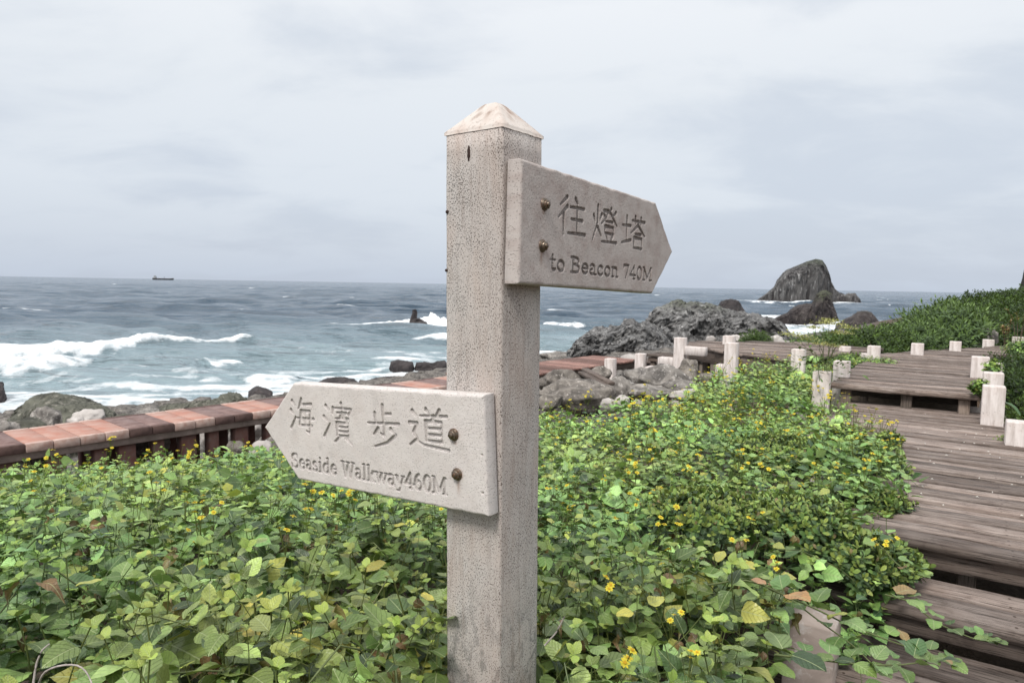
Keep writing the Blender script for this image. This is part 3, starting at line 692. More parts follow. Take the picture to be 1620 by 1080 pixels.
# loose shingle: uncountable
mb_t = boulder_mesh('pebble_src', M_BOUL, 77, 10, .2, 2); pv = np.empty(len(mb_t.data.vertices)*3); mb_t.data.vertices.foreach_get('co', pv); pv = pv.reshape(-1, 3)
pf4 = grid_faces(10, 5, True)[:, ::-1]; bpy.data.objects.remove(mb_t)
VV = []; FF = []; n_ = 0; k = 0
while k < 5200:
    x = rng.uniform(-14, 13); y = rng.uniform(6, 34)
    if y < 6.3+1.15*(x+4.8) or (x > 3 and y < 15+.5*x): continue
    if x < -14+0*y or abs(math.atan2(x, y)) > .75: continue
    g = float(GT(x, y)); 
    if g < .0 or g > 2.2: continue
    s = rng.uniform(.05, .2)*(1+(y > 12)*.9); R = _rz(rng.uniform(0, 6.3))
    v = (pv*np.array([s, s*rng.uniform(.6, 1), s*rng.uniform(.4, .75)])) @ R.T + [x, y, g+s*.15]
    VV.append(v); FF.append(pf4+n_); n_ += len(v); k += 1
tag(mesh('shingle', np.concatenate(VV), np.concatenate(FF), mat_rock('shingle_stone', (.075,.068,.062), (.22,.20,.18), (.36,.33,.30), 5, bd=.03, bs=.7), None, True), 'grey and buff shingle and cobbles covering the shore behind the walkways', 'shingle', kind='stuff')
# ------------------------------------------------------------------ wooden boardwalks
def clip_b(poly, b):
    xs = []
    n = len(poly)
    for i in range(n):
        (a0, b0), (a1, b1) = poly[i], poly[(i+1) % n]
        if (b0-b)*(b1-b) < 0 or (b0 == b) != (b1 == b):
            if b0 != b1: xs.append(a0+(a1-a0)*(b-b0)/(b1-b0))
    return (min(xs), max(xs)) if len(xs) >= 2 else None
def decking(poly, pw=.135, gap=.020, th=.045, bow=.004, seed=0, axis=0):
    """planks run along local x; returns MB, local z=0 at deck surface"""
    r = np.random.default_rng(seed); mb = MB(); bs = [p[1] for p in poly]; b = min(bs); PV = []
    while b < max(bs)-.03:
        w = pw*r.uniform(.93, 1.07); b1 = min(b+w, max(bs)-1e-3)
        c0 = clip_b(poly, b+.004); c1 = clip_b(poly, b1-gap-.002)
        if c0 and c1:
            dz = r.uniform(-.010, .006); tl = r.uniform(-.007, .007); rr_ = r.random()
            j0, j1 = r.uniform(-.015, .02), r.uniform(-.02, .015)
            y0, y1 = b, b1-gap*r.uniform(.8, 1.5); e = .007
            # cross-section with eased edges, several stations along the length for a slight bow
            ns = 5; V = []
            for k in range(ns+1):
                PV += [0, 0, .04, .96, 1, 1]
                t = k/ns; bz = bow*math.sin(6*t+rr_*9)
                A0 = c0[0]+j0+(c0[1]+j1-c0[0]-j0)*t; A1 = c1[0]+j0+(c1[1]+j1-c1[0]-j0)*t
                for (yy, AA, zz) in ((y0, A0, -th), (y0, A0, -e), (y0+e, A0, 0), (y1-e, A1, 0), (y1, A1, -e), (y1, A1, -th)):
                    V.append((AA, yy, zz+dz+bz+tl*((yy-y0)/w)))
            Fc = [(k*6+i, (k+1)*6+i, (k+1)*6+(i+1) % 6, k*6+(i+1) % 6) for k in range(ns) for i in range(6)]
            Fc = [f for f in Fc]; Fc += [tuple(range(6)), tuple(ns*6+i for i in range(5, -1, -1))]
            mb.add(V, Fc, rr_)
        b = b1
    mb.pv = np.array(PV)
    return mb
def section(name, label, cat, h, poly, group=None, beams=(), legs=(), fascia=None, mat=None, seed=0, rz=math.radians(-33), pw=.135, legmat=None, th=.045):
    root = empty(name, (0, 0, CZ-h), label, cat, group, rz)
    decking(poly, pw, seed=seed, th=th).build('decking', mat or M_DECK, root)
    for (a0, b0, a1, b1, w, d, zt) in beams:
        mb = MB(); L = math.hypot(a1-a0, b1-b0)
        mb.box((0, -w/2, -d), (L, w/2, 0), bev=.006); o = mb.build('beam', M_BEAM, root)
        o.location = (a0, b0, zt); o.rotation_euler = (0, 0, math.atan2(b1-b0, a1-a0))
    for (a, b, w, zt, zb) in legs:
        mb = MB(); mb.box((-w/2, -w/2, zb), (w/2, w/2, zt), bev=.008); o = mb.build('support', legmat or M_LEG, root); o.location = (a, b, 0)
    return root
def pix_ab(u, v, h): P = at_z(u, v, CZ-h); return ab(P[0], P[1])
# upper deck, turning right at the far end
U = [(-1.10, 8.02), (-1.06, 12.25), (1.15, 16.75), (3.9, 18.6), (5.2, 16.2), (2.2, 15.2), (.36, 13.2), (.30, 8.02)]
section('boardwalk', 'upper wooden boardwalk of weathered cross planks that turns right at its far end', 'boardwalk', 1.0, U, 'weathered wooden boardwalk decks',
        beams=[(-1.02, 8.55, .25, 8.55, .05, .12, -.062), (-.98, 8.62, -.98, 12.2, .06, .12, -.062), (.22, 8.62, .22, 13.1, .06, .12, -.062)],
        legs=[(-.95, 8.13, .10, -.062, -.9), (-.38, 8.13, .10, -.062, -.5), (.12, 8.13, .10, -.062, -.5), (-.98, 10.2, .1, -.18, -.8), (-.98, 12, .1, -.18, -.8), (.22, 11, .1, -.18, -.8)], seed=1, th=.058)
Lp = [(-1.0, 3.80), (-1.0, 8.32), (.46, 8.32), (.60, 7.3), (.86, 6.2), (1.15, 5.0), (1.35, 3.80)]
section('boardwalk', 'lower wooden boardwalk deck of wide brown planks beside the flowering vines', 'boardwalk', 1.2, Lp, 'weathered wooden boardwalk decks',
        beams=[(-.95, 3.86, 1.3, 3.86, .045, .10, -.048), (-.9, 3.95, -.9, 8.2, .06, .12, -.05), (.3, 3.95, .3, 8.2, .06, .12, -.05)],
        legs=[(.12, 4.02, .08, -.16, -.9), (-.8, 4.02, .08, -.16, -.9), (.95, 4.02, .08, -.16, -.9), (.35, 6.4, .1, -.17, -.9)], seed=2, pw=.155)
for k, (h, b0, b1, lb) in enumerate(((1.37, 3.36, 3.80, 'top wooden step just below the lower deck, two broad planks'), (1.54, 2.93, 3.42, 'second wooden step down, partly under the trailing vine'), (1.71, 2.50, 2.99, 'lowest wooden step at the bottom edge of the picture'))):
    section('boardwalk_step', lb, 'step', h, [(-.72, b0), (-.72, b1), (1.45, b1), (1.45, b0)], 'wooden steps of the boardwalk',
            beams=[(-.68, b0+.05, 1.4, b0+.05, .045, .08, -.053)], legs=[(-.6, b0+.12, .08, -.05, -.7), (.62, b0+.12, .08, -.05, -.7)], seed=5+k, pw=.225, th=.05)
# far platform towards the shore and its link to the upper deck
pl = [pix_ab(u, v, 1.0) for u, v in ((1088,546),(1165,558.5),(1250,568.5),(1330,560),(1400,552),(1330,546),(1265,541),(1200,540),(1090,539.5))]
pc = [(1088,546),(1165,558.5),(1250,568.5)]
e_ = [pix_ab(u, v, 1.0) for u, v in pc]
bmz = []
for i in range(2):
    bmz.append((e_[i][0]+.03, e_[i][1]+.06, e_[i+1][0]+.03, e_[i+1][1]+.06, .06, .20, -.05))
section('boardwalk', 'narrow raised wooden platform in front of the grey rock mound', 'boardwalk', 1.0, pl, 'weathered wooden boardwalk decks', beams=bmz,
        legs=[(pix_ab(1104, 548, 1.0)[0]+.1, pix_ab(1104, 548, 1.0)[1]+.2, .11, -.05, -1.5), (pix_ab(1131, 551, 1.0)[0]+.2, pix_ab(1131, 551, 1.0)[1]+.3, .11, -.05, -1.5),
              (pix_ab(1142, 552, 1.0)[0]+.2, pix_ab(1142, 552, 1.0)[1]+.5, .11, -.05, -1.5), (pix_ab(1200, 562, 1.0)[0], pix_ab(1200, 562, 1.0)[1]+.1, .11, -.05, -1.5)], seed=3)
# little steps from the platform down to the red walkway
for (u0, v0, h, lb) in ((1022, 560, 1.22, 'upper small plank step at the left end of the platform'), (1002, 570, 1.42, 'lower small plank step between the short bollards')):
    P = at_z(u0, v0, CZ-h); a0, b0 = ab(P[0], P[1])
    section('boardwalk_step', lb, 'step', h, [(a0, b0), (a0, b0+.45), (a0+1.0, b0+.45), (a0+1.0, b0)], 'plank steps up to the platform', beams=[(a0+.03, b0+.06, a0+.97, b0+.06, .05, .08, -.05)],
            legs=[(a0+.1, b0+.12, .09, -.05, -.8), (a0+.9, b0+.12, .09, -.05, -.8)], seed=12)
# red plank walkway
WD = np.array([.655, .756]); WD /= np.linalg.norm(WD)              # direction of the shore walkway
n0 = at_z(0, 708, 2.4)[:2]; n1 = at_z(1006, 569, 2.4)[:2]; WD = (n1-n0)/np.linalg.norm(n1-n0); WN = np.array([-WD[1], WD[0]])
WW = float((at_z(302, 645, 2.4)[:2]-n0) @ WN)                       # its width
WANG = math.atan2(WD[1], WD[0])
def wl(u, v): return float((at_z(u, v, 2.4)[:2]-n0) @ WD)
tw = wl(780, 600)
root = empty('plank_walkway', (n0[0], n0[1], 2.4), 'low red-brown plank walkway running to the right of the post, by the grey rocks', 'walkway', None, WANG)
mb = MB(); r_ = np.random.default_rng(5); t = tw
TE = wl(1008, 568.5)
while t < TE:
    w = .145*r_.uniform(.9, 1.1); mb.box((t, -.05, -.04), (min(t+w-.01, TE), WW+.35, r_.uniform(-.003, .003)), bev=.005); t += w
mb.build('decking', M_RED, root)
for yy in (.04, WW+.2):
    mb = MB(); mb.box((tw, yy-.04, -.17), (TE-.05, yy+.04, -.045), bev=.01); mb.build('beam', M_BEAM, root)
t = tw+.5
while t < TE:
    mb = MB(); mb.box((t-.06, .1, -1.0), (t+.06, .22, -.17), bev=.01); mb.build('support', M_LEG, root); t += 1.4
# tiled walkway
root = empty('tiled_walkway', (n0[0], n0[1], 2.4), 'low raised walkway paved in alternating pink and brown tiles on red pillars', 'walkway', None, WANG)
groups = []; px = [wl(u, v) for u, v in ((40,702.5),(90,695.5),(125,691),(172,684),(204,679.5),(245,674),(274,670),(312,665),(341,661),(376,656),(401,653),(440,647.5))]
tl = px[2]-px[0]; tl = (px[4]-px[0])/4
joints = [px[0]+tl*i for i in range(-10, 40)]
pat = {}
for i, j in enumerate(joints):
    k = i-10
    if k < 0: pat[i] = 'b' if k >= -2 else ('p' if (-k//2) % 2 == 0 else 'b')
    elif k < 4: pat[i] = 'p'
    else: pat[i] = 'b' if ((k-4)//2) % 2 == 0 else 'p'
mbs = {'p': MB(), 'b': MB()}; mbe = {'p': MB(), 'b': MB()}; mbf = {'p': MB(), 'b': MB()}
for i, j in enumerate(joints):
    if j+tl > tw: break
    k = pat[i]; dz = r_.uniform(-.003, .003); g_ = .006
    mbs[k].box((j+g_/2, .055, -.05), (j+tl-g_/2, WW-.055, dz), bev=.004)
    mbe[k].box((j+g_/2, -.01+r_.uniform(-.005,.005), -.085), (j+tl-g_/2, .05, dz+.004), bev=.006)
    mbf[k].box((j+g_/2, WW-.05, -.085), (j+tl-g_/2, WW+.01, dz+.004), bev=.006)
mbs['p'].build('pink_tiles', M_TPINK, root); mbs['b'].build('brown_tiles', M_TBROWN, root)
mbe['p'].build('edging_tiles', M_TEDGE, root)['label'] = 'pale pink edging blocks of the tiled walkway'
mbf['p'].build('edging_tiles', M_TEDGE, root); mbf['b'].build('edging_tiles', M_TEDGEB, root)
mbe['b'].build('edging_tiles', M_TEDGEB, root)['label'] = 'dark brown edging blocks of the tiled walkway'
mb = MB(); mb.box((joints[0], .05, -.17), (tw, .16, -.052), bev=.01); mb.build('beam', M_BEAMC, root)
mb = MB(); mb.box((joints[0], WW-.16, -.17), (tw, WW-.05, -.052), bev=.01); mb.build('beam', M_BEAMC, root)
pil = [wl(u, 708-.138*u) for u in (-70, 16, 95, 165, 208, 258, 306, 346, 390, 436, 480, 530, 585, 640, 700)]
for i, t in enumerate(pil):
    for yy in (.12, WW-.24):
        mb = MB(); w = (.085 if i % 2 == 0 else .06)*(1 if yy < .3 else .7)
        mb.box((t-w, yy, -.95), (t+w, yy+.13, -.172), bev=.008); mb.build('pillar', M_PILLAR, root)

# ------------------------------------------------------------------ square concrete bollards
def bollard_mesh(h, w=.165, seed=0):
    b = w*.07; r = np.random.default_rng(seed); hw = w/2
    prof = [(-h, 0), (-b*.7, 0), (-b*.25, b*.2), (0, b*.7)]
    V = []
    for z, ins in prof:
        c = hw-ins; q = b*.3
        for sx, sy in ((1,1),(-1,1),(-1,-1),(1,-1)):
            pts = [(sx*c, sy*(c-q)), (sx*(c-q), sy*c)] if sx*sy > 0 else [(sx*(c-q), sy*c), (sx*c, sy*(c-q))]
            for p in pts: V.append((p[0], p[1], z))
    Fc = [(i*8+j, i*8+(j+1) % 8, (i+1)*8+(j+1) % 8, (i+1)*8+j) for i in range(3) for j in range(8)] + [tuple(24+j for j in range(8))]
    return np.array(V), Fc
bv, bf = bollard_mesh(1.6); bo = mesh('bollard', bv, bf, M_BOLL); bme = bo.data; bpy.data.objects.remove(bo)
RZ = math.radians(-33)
def bollard(u, vt, D, label, w=1.0, group='square white concrete bollards along the boardwalk', rz=RZ, tilt=(0,0), base=None):
    o = bpy.data.objects.new('bollard', bme); COL.objects.link(o); P = at_y(u, vt+1.0, D)
    o.location = P; o.scale = (w, w, 1); o.rotation_euler = (tilt[0], tilt[1], rz)
    tag(o, label, 'bollard', group)
    if base:
        mb = MB()
        for (lo, hi) in base: mb.box(lo, hi, bev=.01)
        q = mb.build('footing', M_BOLL, o)
    return o
for a_ in [
 (1301, 586, 7.3, 'tall white bollard at the left front corner where the upper deck begins'),
 (1332.5, 570, 7.85, 'bollard standing right behind the tall corner one, at the upper deck edge'),
 (1573, 609, 6.22, 'tallest bollard at the right end of the riser between the two decks', 1.05),
 (1572, 588, 6.95, 'bollard close behind the tallest one on the right edge', 1.05),
 (1573, 573, 7.6, 'third bollard back on the right edge, with a plant growing on it', .9),
 (1551.5, 563, 8.0, 'squat bollard leaning over the right edge where the deck bends', 1.08),
 (1383, 546, 9.9, 'block-topped bollard at the far left corner of the upper deck', .98),
 (1337, 547, 11.3, 'bollard behind the umbel plant, where the platform joins the deck'),
 (1452, 542, 10.9, 'bollard on the far deck edge in front of the light bush', 1.05),
 (1512, 539, 11.8, 'bollard on the far deck edge just left of the leaning stone', 1.05),
 (1564, 536, 12.9, 'bollard on the far deck edge just right of the leaning stone', 1.12),
 (1612, 532, 13.6, 'rightmost bollard on the far deck edge, cut by the picture edge', 1.35),
 (1077, 533, 10.9, 'bollard at the left end of the raised platform, on a stepped footing'),
 (1158, 541, 9.75, 'bollard at the near side of the raised platform, on a stepped footing'),
 (1154, 530, 12.4, 'bollard at the back of the platform with only its head showing', 1.15),
 (966, 566, 12.2, 'short bollard at the left end beside the red plank walkway'),
 (1014, 558, 12.4, 'short bollard between the red plank walkway and the platform'),
 (1264, 551, 9.3, 'bollard half hidden by leaves at the right end of the platform', 1.0),
 (1612, 665, 5.35, 'bollard on the right edge of the lower deck, cut by the picture edge', 1.0)]:
    base = None
    if a_[0] == 1077: base = [((-.34, -.09, -.50), (-.083, .09, -.33)), ((.083, -.07, -.27), (.42, .07, -.13)), ((-.55, -.12, -.62), (-.083, .12, -.50))]
    if a_[0] == 1158: base = [((-.20, -.10, -.52), (-.083, .10, -.32)), ((-.42, -.14, -.80), (.0, -.083, -.52))]
    if a_[0] == 1301: base = [((-.26, -.26, -.62), (.30, -.083, -.46))]
    if a_[0] == 966: base = [((-.12, -.12, -1.2), (.12, -.083, -.33))]
    if a_[0] == 1337: base = [((.083, -.05, -.24), (.52, .05, -.09))]
    bollard(*a_[:4], w=a_[4] if len(a_) > 4 else 1.0, base=base)
ob_ = bollard(1287, 972, 2.66, 'stub of a pinkish concrete bollard overgrown by vines beside the steps', 1.12, None); ob_.data = bme.copy(); ob_.data.materials[0] = mat_rock('stained_concrete', (.24,.195,.17), (.36,.30,.265), (.44,.40,.375), 6, bd=.004, bs=.5)
bollard(1306, 757, 4.2, 'buried bollard whose flat top just shows among the shrubs', 1.0, None)
# broken planks lying on the boulders
for (u0, v0, u1, v1, D0, D1, lb) in ((932, 588, 962, 604, 8.5, 7.9, 'upper of two splintered planks lying on the boulders'), (926, 593, 960, 612, 8.4, 7.7, 'lower of two splintered planks lying on the boulders')):
    A = at_y(u0, v0, D0); Bp = at_y(u1, v1, D1); d = Bp-A; L = np.linalg.norm(d); d /= L
    s_ = np.cross([0, 0, 1], d); s_ /= np.linalg.norm(s_); up = np.cross(d, s_)
    Mx = np.eye(4); Mx[:3,0] = d; Mx[:3,1] = s_; Mx[:3,2] = up; Mx[:3,3] = A
    mb = MB(); mb.box((-.15, -.045, -.02), (L+.1, .045, .02), bev=.005); o = mb.build('broken_plank', M_BEAM); o.matrix_world = Matrix(Mx.tolist()); tag(o, lb, 'plank', 'broken planks on the boulders')

# ------------------------------------------------------------------ the signpost
AL, TH = math.radians(54), -.0102
cth, sth = math.cos(TH), math.sin(TH)
RY = np.array([[cth,0,sth],[0,1,0],[-sth,0,cth]])
e2 = np.array([math.cos(AL), math.sin(AL), 0]); e1 = np.array([math.sin(AL), -math.cos(AL), 0])
K = np.array([-.02253, 1.4, 4.0]); BASEZ = 1.9
sp = empty('signpost', tuple(K + RY @ np.array([0,0,-(CZ-BASEZ)])), 'speckled concrete signpost with a pyramid cap and two arrow boards pointing opposite ways', 'signpost')
sp.rotation_euler = (0, TH, 0)
ZK = CZ-BASEZ                                     # local height of K
def setM(o, X_, Y_, Z_, T):
    M = np.eye(4); M[:3,0] = X_; M[:3,1] = Y_; M[:3,2] = Z_; M[:3,3] = T; o.matrix_local = Matrix(M.tolist())
sL, sR = .1537, .1447
# post shaft (local: x along e1 inwards -> use e1/e2 frame, origin at corner K)
def shaft(z0, z1, nz, name, mat):
    V = []; r = .006
    pts = []
    cs = [(0, 0), (-sL, 0), (-sL, sR), (0, sR)]
    outl = []
    for (cx, cy), (dx, dy) in zip(cs, ((1,-1), (-1,-1), (-1,1), (1,1))):
        for k in range(4):
            a = math.pi/2*k/3; base = math.atan2(dy, dx)-math.pi/4
            outl.append((cx-dx*r+r*math.cos(base+a)*1.0, cy-dy*r+r*math.sin(base+a)))
    # order them
    c0 = np.array([-sL/2, sR/2]); outl = sorted(outl, key=lambda p: math.atan2(p[1]-c0[1], p[0]-c0[0]))
    n = len(outl); zs = np.linspace(z0, z1, nz)
    for z in zs: V += [(x, y, z) for x, y in outl]
    V = np.array(V); V[:,0] += .0012*perlin(V*9); V[:,1] += .0012*perlin(V*9+7)
    Fc = [(i*n+j, i*n+(j+1) % n, (i+1)*n+(j+1) % n, (i+1)*n+j) for i in range(nz-1) for j in range(n)] + [tuple((nz-1)*n+j for j in range(n))]
    gr = sstep(.004, -.03, -(V[:,2]-(ZK+.30)))*.0
    st = np.exp(-((V[:,1]-.0)/.012)**2)*np.exp(-((V[:,0])/.012)**2)*.18
    gr = .55*sstep(.12, .0, np.abs(V[:,2]-(ZK-.03)))*(V[:,1] > .01)*0
    return mesh(name, V, Fc, mat, sp, False, {'stain': ('FLOAT', st), 'grime_shade': ('FLOAT', gr)})
post = shaft(0, ZK+.318, 60, 'post', M_POST); setM(post, e1, e2, (0,0,1), (0,0,0))
for (s_, z_, rx_, rz_, nm) in ((.088, ZK+.272, .0030, .014, 'tar_drip'), (.148, ZK+.155, .0035, .0035, 'rusty_nail'), (.1505, ZK+.03, .003, .003, 'rusty_nail')):
    mb = MB(); k = 14; Vd = [(-s_+rx_*math.cos(2*math.pi*j/k)*(1 if q_ else 1.25)+(.002*math.sin(3*j) if rz_ > .01 else 0)*.4, -.0022 if q_ else .0, z_+rz_*math.sin(2*math.pi*j/k)*(1 if q_ else 1.2)) for q_ in (0, 1) for j in range(k)]
    mb.add(Vd, [(j, (j+1) % k, k+(j+1) % k, k+j) for j in range(k)] + [tuple(k+j for j in range(k))]); o_ = mb.build(nm, mat_simple(nm, (.05,.028,.022), .3, 200, .7), sp); setM(o_, e1, e2, (0,0,1), (0,0,0))
# cap: low pyramid with softened arrises
n = 28; g = np.linspace(-1, 1, n); GX, GY = np.meshgrid(g, g)
mm = np.maximum(np.abs(GX), np.abs(GY)); pyr = 1-mm
hgt = .080*pyr - .012*np.exp(-(mm/.14)**2) + .0015*perlin(P3(GX*3, GY*3))
edge = np.where(mm > .999, -.006, 0)
V = np.stack([-sL/2+GX*(sL/2+.0015), sR/2+GY*(sR/2+.0015), ZK+.3215+hgt], -1).reshape(-1, 3)
bt = V[np.abs(mm.reshape(-1)) > .999].copy()
Fc = [tuple(f) for f in grid_faces(n, n)]
rim = [i for i in range(n)] + [i*n+n-1 for i in range(1, n)] + [n*n-1-i for i in range(1, n)] + [(n-1-i)*n for i in range(1, n-1)]
base_i = len(V); V = np.vstack([V, V[rim]-[0,0,.006]]); m_ = len(rim)
Fc += [(rim[i], base_i+i, base_i+(i+1) % m_, rim[(i+1) % m_]) for i in range(m_)] + [tuple(base_i+i for i in range(m_))]
cs_ = V; stn = sstep(.05, .45, fbm(V*[40,40,20]+3, 4))*.6*sstep(ZK+.33, ZK+.37, V[:,2])
cap = mesh('cap', V, Fc, M_CAP, sp, False, {'stain': ('FLOAT', stn), 'grime_shade': ('FLOAT', stn*.35)}); setM(cap, e1, e2, (0,0,1), (0,0,0))

# lettering -----------------------------------------------------------------
CH = {
'hai': [[(12,90),(22,80)],[(5,64),(16,55)],[(4,14),(24,46)],[(50,97),(36,70)],[(44,82),(90,85)],[(46,64),(37,24)],[(46,64),(82,65),(77,4),(66,9)],[(28,43),(97,44)],[(37,24),(88,25)],[(58,60),(64,50)],[(55,39),(61,29)]],
'bin': [[(12,90),(22,80)],[(4,62),(16,53)],[(3,12),(24,46)],[(64,99),(66,90)],[(36,86),(34,72)],[(36,86),(96,86),(88,72)],[(50,75),(80,76)],[(66,76),(56,62)],[(44,60),(86,62)],[(72,74),(66,62),(84,52)],[(46,50),(46,18)],[(46,50),(84,50),(84,18)],[(47,40),(83,40)],[(47,29),(83,29)],[(46,18),(84,18)],[(56,15),(38,1)],[(74,15),(94,0)]],
'bu': [[(50,100),(50,58)],[(50,80),(74,81)],[(26,80),(26,58)],[(4,55),(97,59)],[(52,54),(52,28),(42,33)],[(34,44),(20,29)],[(72,46),(84,34)],[(86,32),(60,12),(22,0)]],
'dao': [[(14,93),(23,82)],[(6,62),(25,63),(15,40),(24,24),(5,6)],[(20,20),(40,9),(99,3)],[(48,99),(55,89)],[(80,99),(72,87)],[(34,82),(97,85)],[(66,83),(58,71)],[(46,69),(46,20)],[(46,69),(84,70),(84,20)],[(47,53),(83,53)],[(47,37),(83,37)],[(46,21),(84,21)]],
'wang': [[(30,98),(8,74)],[(32,74),(3,42)],[(20,56),(20,0)],[(60,99),(68,87)],[(42,74),(92,77)],[(46,43),(87,44)],[(67,76),(67,8)],[(36,5),(98,8)]],
'deng': [[(6,70),(11,54)],[(36,77),(29,60)],[(21,98),(21,52),(3,4)],[(23,40),(36,18)],[(44,88),(63,91),(53,70),(36,52)],[(45,78),(55,69)],[(73,98),(66,84)],[(92,91),(77,76)],[(69,88),(98,54)],[(53,61),(80,62)],[(50,47),(50,29)],[(50,47),(84,48),(84,29)],[(50,29),(84,29)],[(56,23),(61,10)],[(81,23),(74,10)],[(38,4),(98,7)]],
'ta': [[(3,66),(37,69)],[(20,94),(20,22)],[(1,15),(39,27)],[(42,86),(98,89)],[(56,99),(56,78)],[(80,99),(80,78)],[(69,77),(38,48)],[(68,75),(99,46)],[(56,48),(82,49)],[(52,36),(52,5)],[(52,36),(86,37),(86,5)],[(52,6),(86,6)]],
}
def arc(cx, cy, rx, ry, a0, a1, n=12):
    return [(cx+rx*math.cos(math.radians(a0+(a1-a0)*i/n)), cy+ry*math.sin(math.radians(a0+(a1-a0)*i/n))) for i in range(n+1)]
TK, TN = .108, .06
def sf(x, y, w=.13): return ([(x-w, y), (x+w, y)], TN)
LT = { # glyph: (advance, [(polyline, half width)])  cap height 1, x-height .68
'S': (.72, [(arc(.34,.74,.24,.23,30,265)+arc(.34,.27,.26,.25,85,-150)[0:], TK*.8), ([(.57,.98),(.57,.74)], TN), ([(.09,.02),(.09,.28)], TN)]),
'e': (.60, [(arc(.30,.34,.22,.31,0,320), TK*.8), ([(.10,.37),(.52,.37)], TN)]),
'a': (.60, [(arc(.26,.52,.17,.14,150,0)+[(.44,.1)], TK*.8), (arc(.26,.20,.17,.17,90,360), TK*.75), ([(.44,.03),(.56,.03)], TN)]),
's': (.54, [(arc(.26,.50,.16,.15,30,265)+arc(.26,.20,.18,.17,85,-150), TK*.75)]),
'i': (.38, [([(.19,.66),(.19,.03)], TK), sf(.19,.02), ([(.07,.66),(.19,.66)], TN), ([(.19,.92),(.19,.94)], TK)]),
'd': (.66, [(arc(.28,.33,.20,.30,0,360,20), TK*.75), ([(.48,1.0),(.48,.03)], TK), ([(.36,1.0),(.48,1.0)], TN), ([(.48,.03),(.60,.03)], TN)]),
'W': (1.05, [([(.10,.97),(.30,.03),(.52,.85)], TK), ([(.52,.85),(.72,.03),(.93,.97)], TK*.8), sf(.10,.98), sf(.93,.98), sf(.52,.98)]),
'l': (.36, [([(.18,1.0),(.18,.03)], TK), sf(.18,.02), ([(.06,1.0),(.18,1.0)], TN)]),
'k': (.66, [([(.16,1.0),(.16,.03)], TK), sf(.16,.02), ([(.04,1.0),(.16,1.0)], TN), ([(.50,.66),(.20,.34),(.52,.03)], TK*.7), sf(.50,.66,.1), sf(.54,.02,.1)]),
'w': (.86, [([(.08,.65),(.25,.04),(.43,.60)], TK*.85), ([(.43,.60),(.60,.04),(.78,.65)], TK*.7), sf(.08,.66,.1), sf(.78,.66,.1), sf(.43,.66,.08)]),
'y': (.64, [([(.10,.65),(.32,.06)], TK*.85), ([(.54,.65),(.26,-.25),(.10,-.24)], TK*.65), sf(.10,.66,.1), sf(.54,.66,.1)]),
'4': (.64, [([(.44,.02),(.44,.97),(.06,.28),(.60,.28)], TK*.75), sf(.44,.02,.1)]),
'6': (.62, [(arc(.31,.29,.21,.26,0,360,20), TK*.8), (arc(.44,.40,.34,.55,100,190), TK*.8)]),
'0': (.62, [(arc(.31,.49,.21,.46,0,360,24), TK*.85)]),
'M': (.98, [([(.16,.03),(.16,.95),(.48,.15),(.80,.95),(.80,.03)], TK*.85), sf(.14,.02,.12), sf(.82,.02,.12), ([(.04,.97),(.18,.97)], TN), ([(.78,.97),(.92,.97)], TN)]),
't': (.46, [([(.20,.92),(.20,.14),(.30,.04),(.40,.10)], TK*.9), ([(.04,.66),(.38,.66)], TN)]),
'o': (.60, [(arc(.30,.34,.21,.31,0,360,20), TK*.85)]),
'B': (.76, [([(.18,.97),(.18,.03)], TK), ([(.04,.97),(.36,.97)]+arc(.36,.75,.22,.22,90,-90)+[(.18,.53)], TK*.75), (arc(.36,.28,.28,.25,90,-90)+[(.04,.03)], TK*.75)]),
'c': (.56, [(arc(.30,.34,.21,.31,40,320), TK*.8)]),
'n': (.68, [([(.16,.66),(.16,.03)], TK), ([(.04,.66),(.16,.66)], TN), (arc(.34,.46,.17,.19,150,0)+[(.51,.03)], TK*.85), sf(.16,.02,.1), sf(.52,.02,.1)]),
'7': (.60, [([(.08,.80),(.08,.95),(.54,.95),(.26,.03)], TK*.8)]),
' ': (.36, []),
}
def text_segs(txt, x0, x1, y, h):
    tot = sum(LT[c][0] for c in txt); sx = (x1-x0)/tot; out = []; x = x0
    for c in txt:
        for pl, w in LT[c][1]:
            out.append(([(x+p[0]*sx, y+p[1]*h) for p in pl], w*h*1.0, w*h*1.0))
        x += LT[c][0]*sx
    return out
def char_segs(key, x0, x1, y0, y1, w=.0031):
    out = []
    for pl in CH[key]:
        P = [(x0+p[0]/100*(x1-x0), y0+p[1]/100*(y1-y0)) for p in pl]
        dx, dy = P[-1][0]-P[0][0], P[-1][1]-P[0][1]
        hor = abs(dy) < abs(dx)*.25
        wa, wb = (w*.85, w*1.25) if hor else (w*1.55, w*.75)
        out.append((P, wa, wb))
    return out
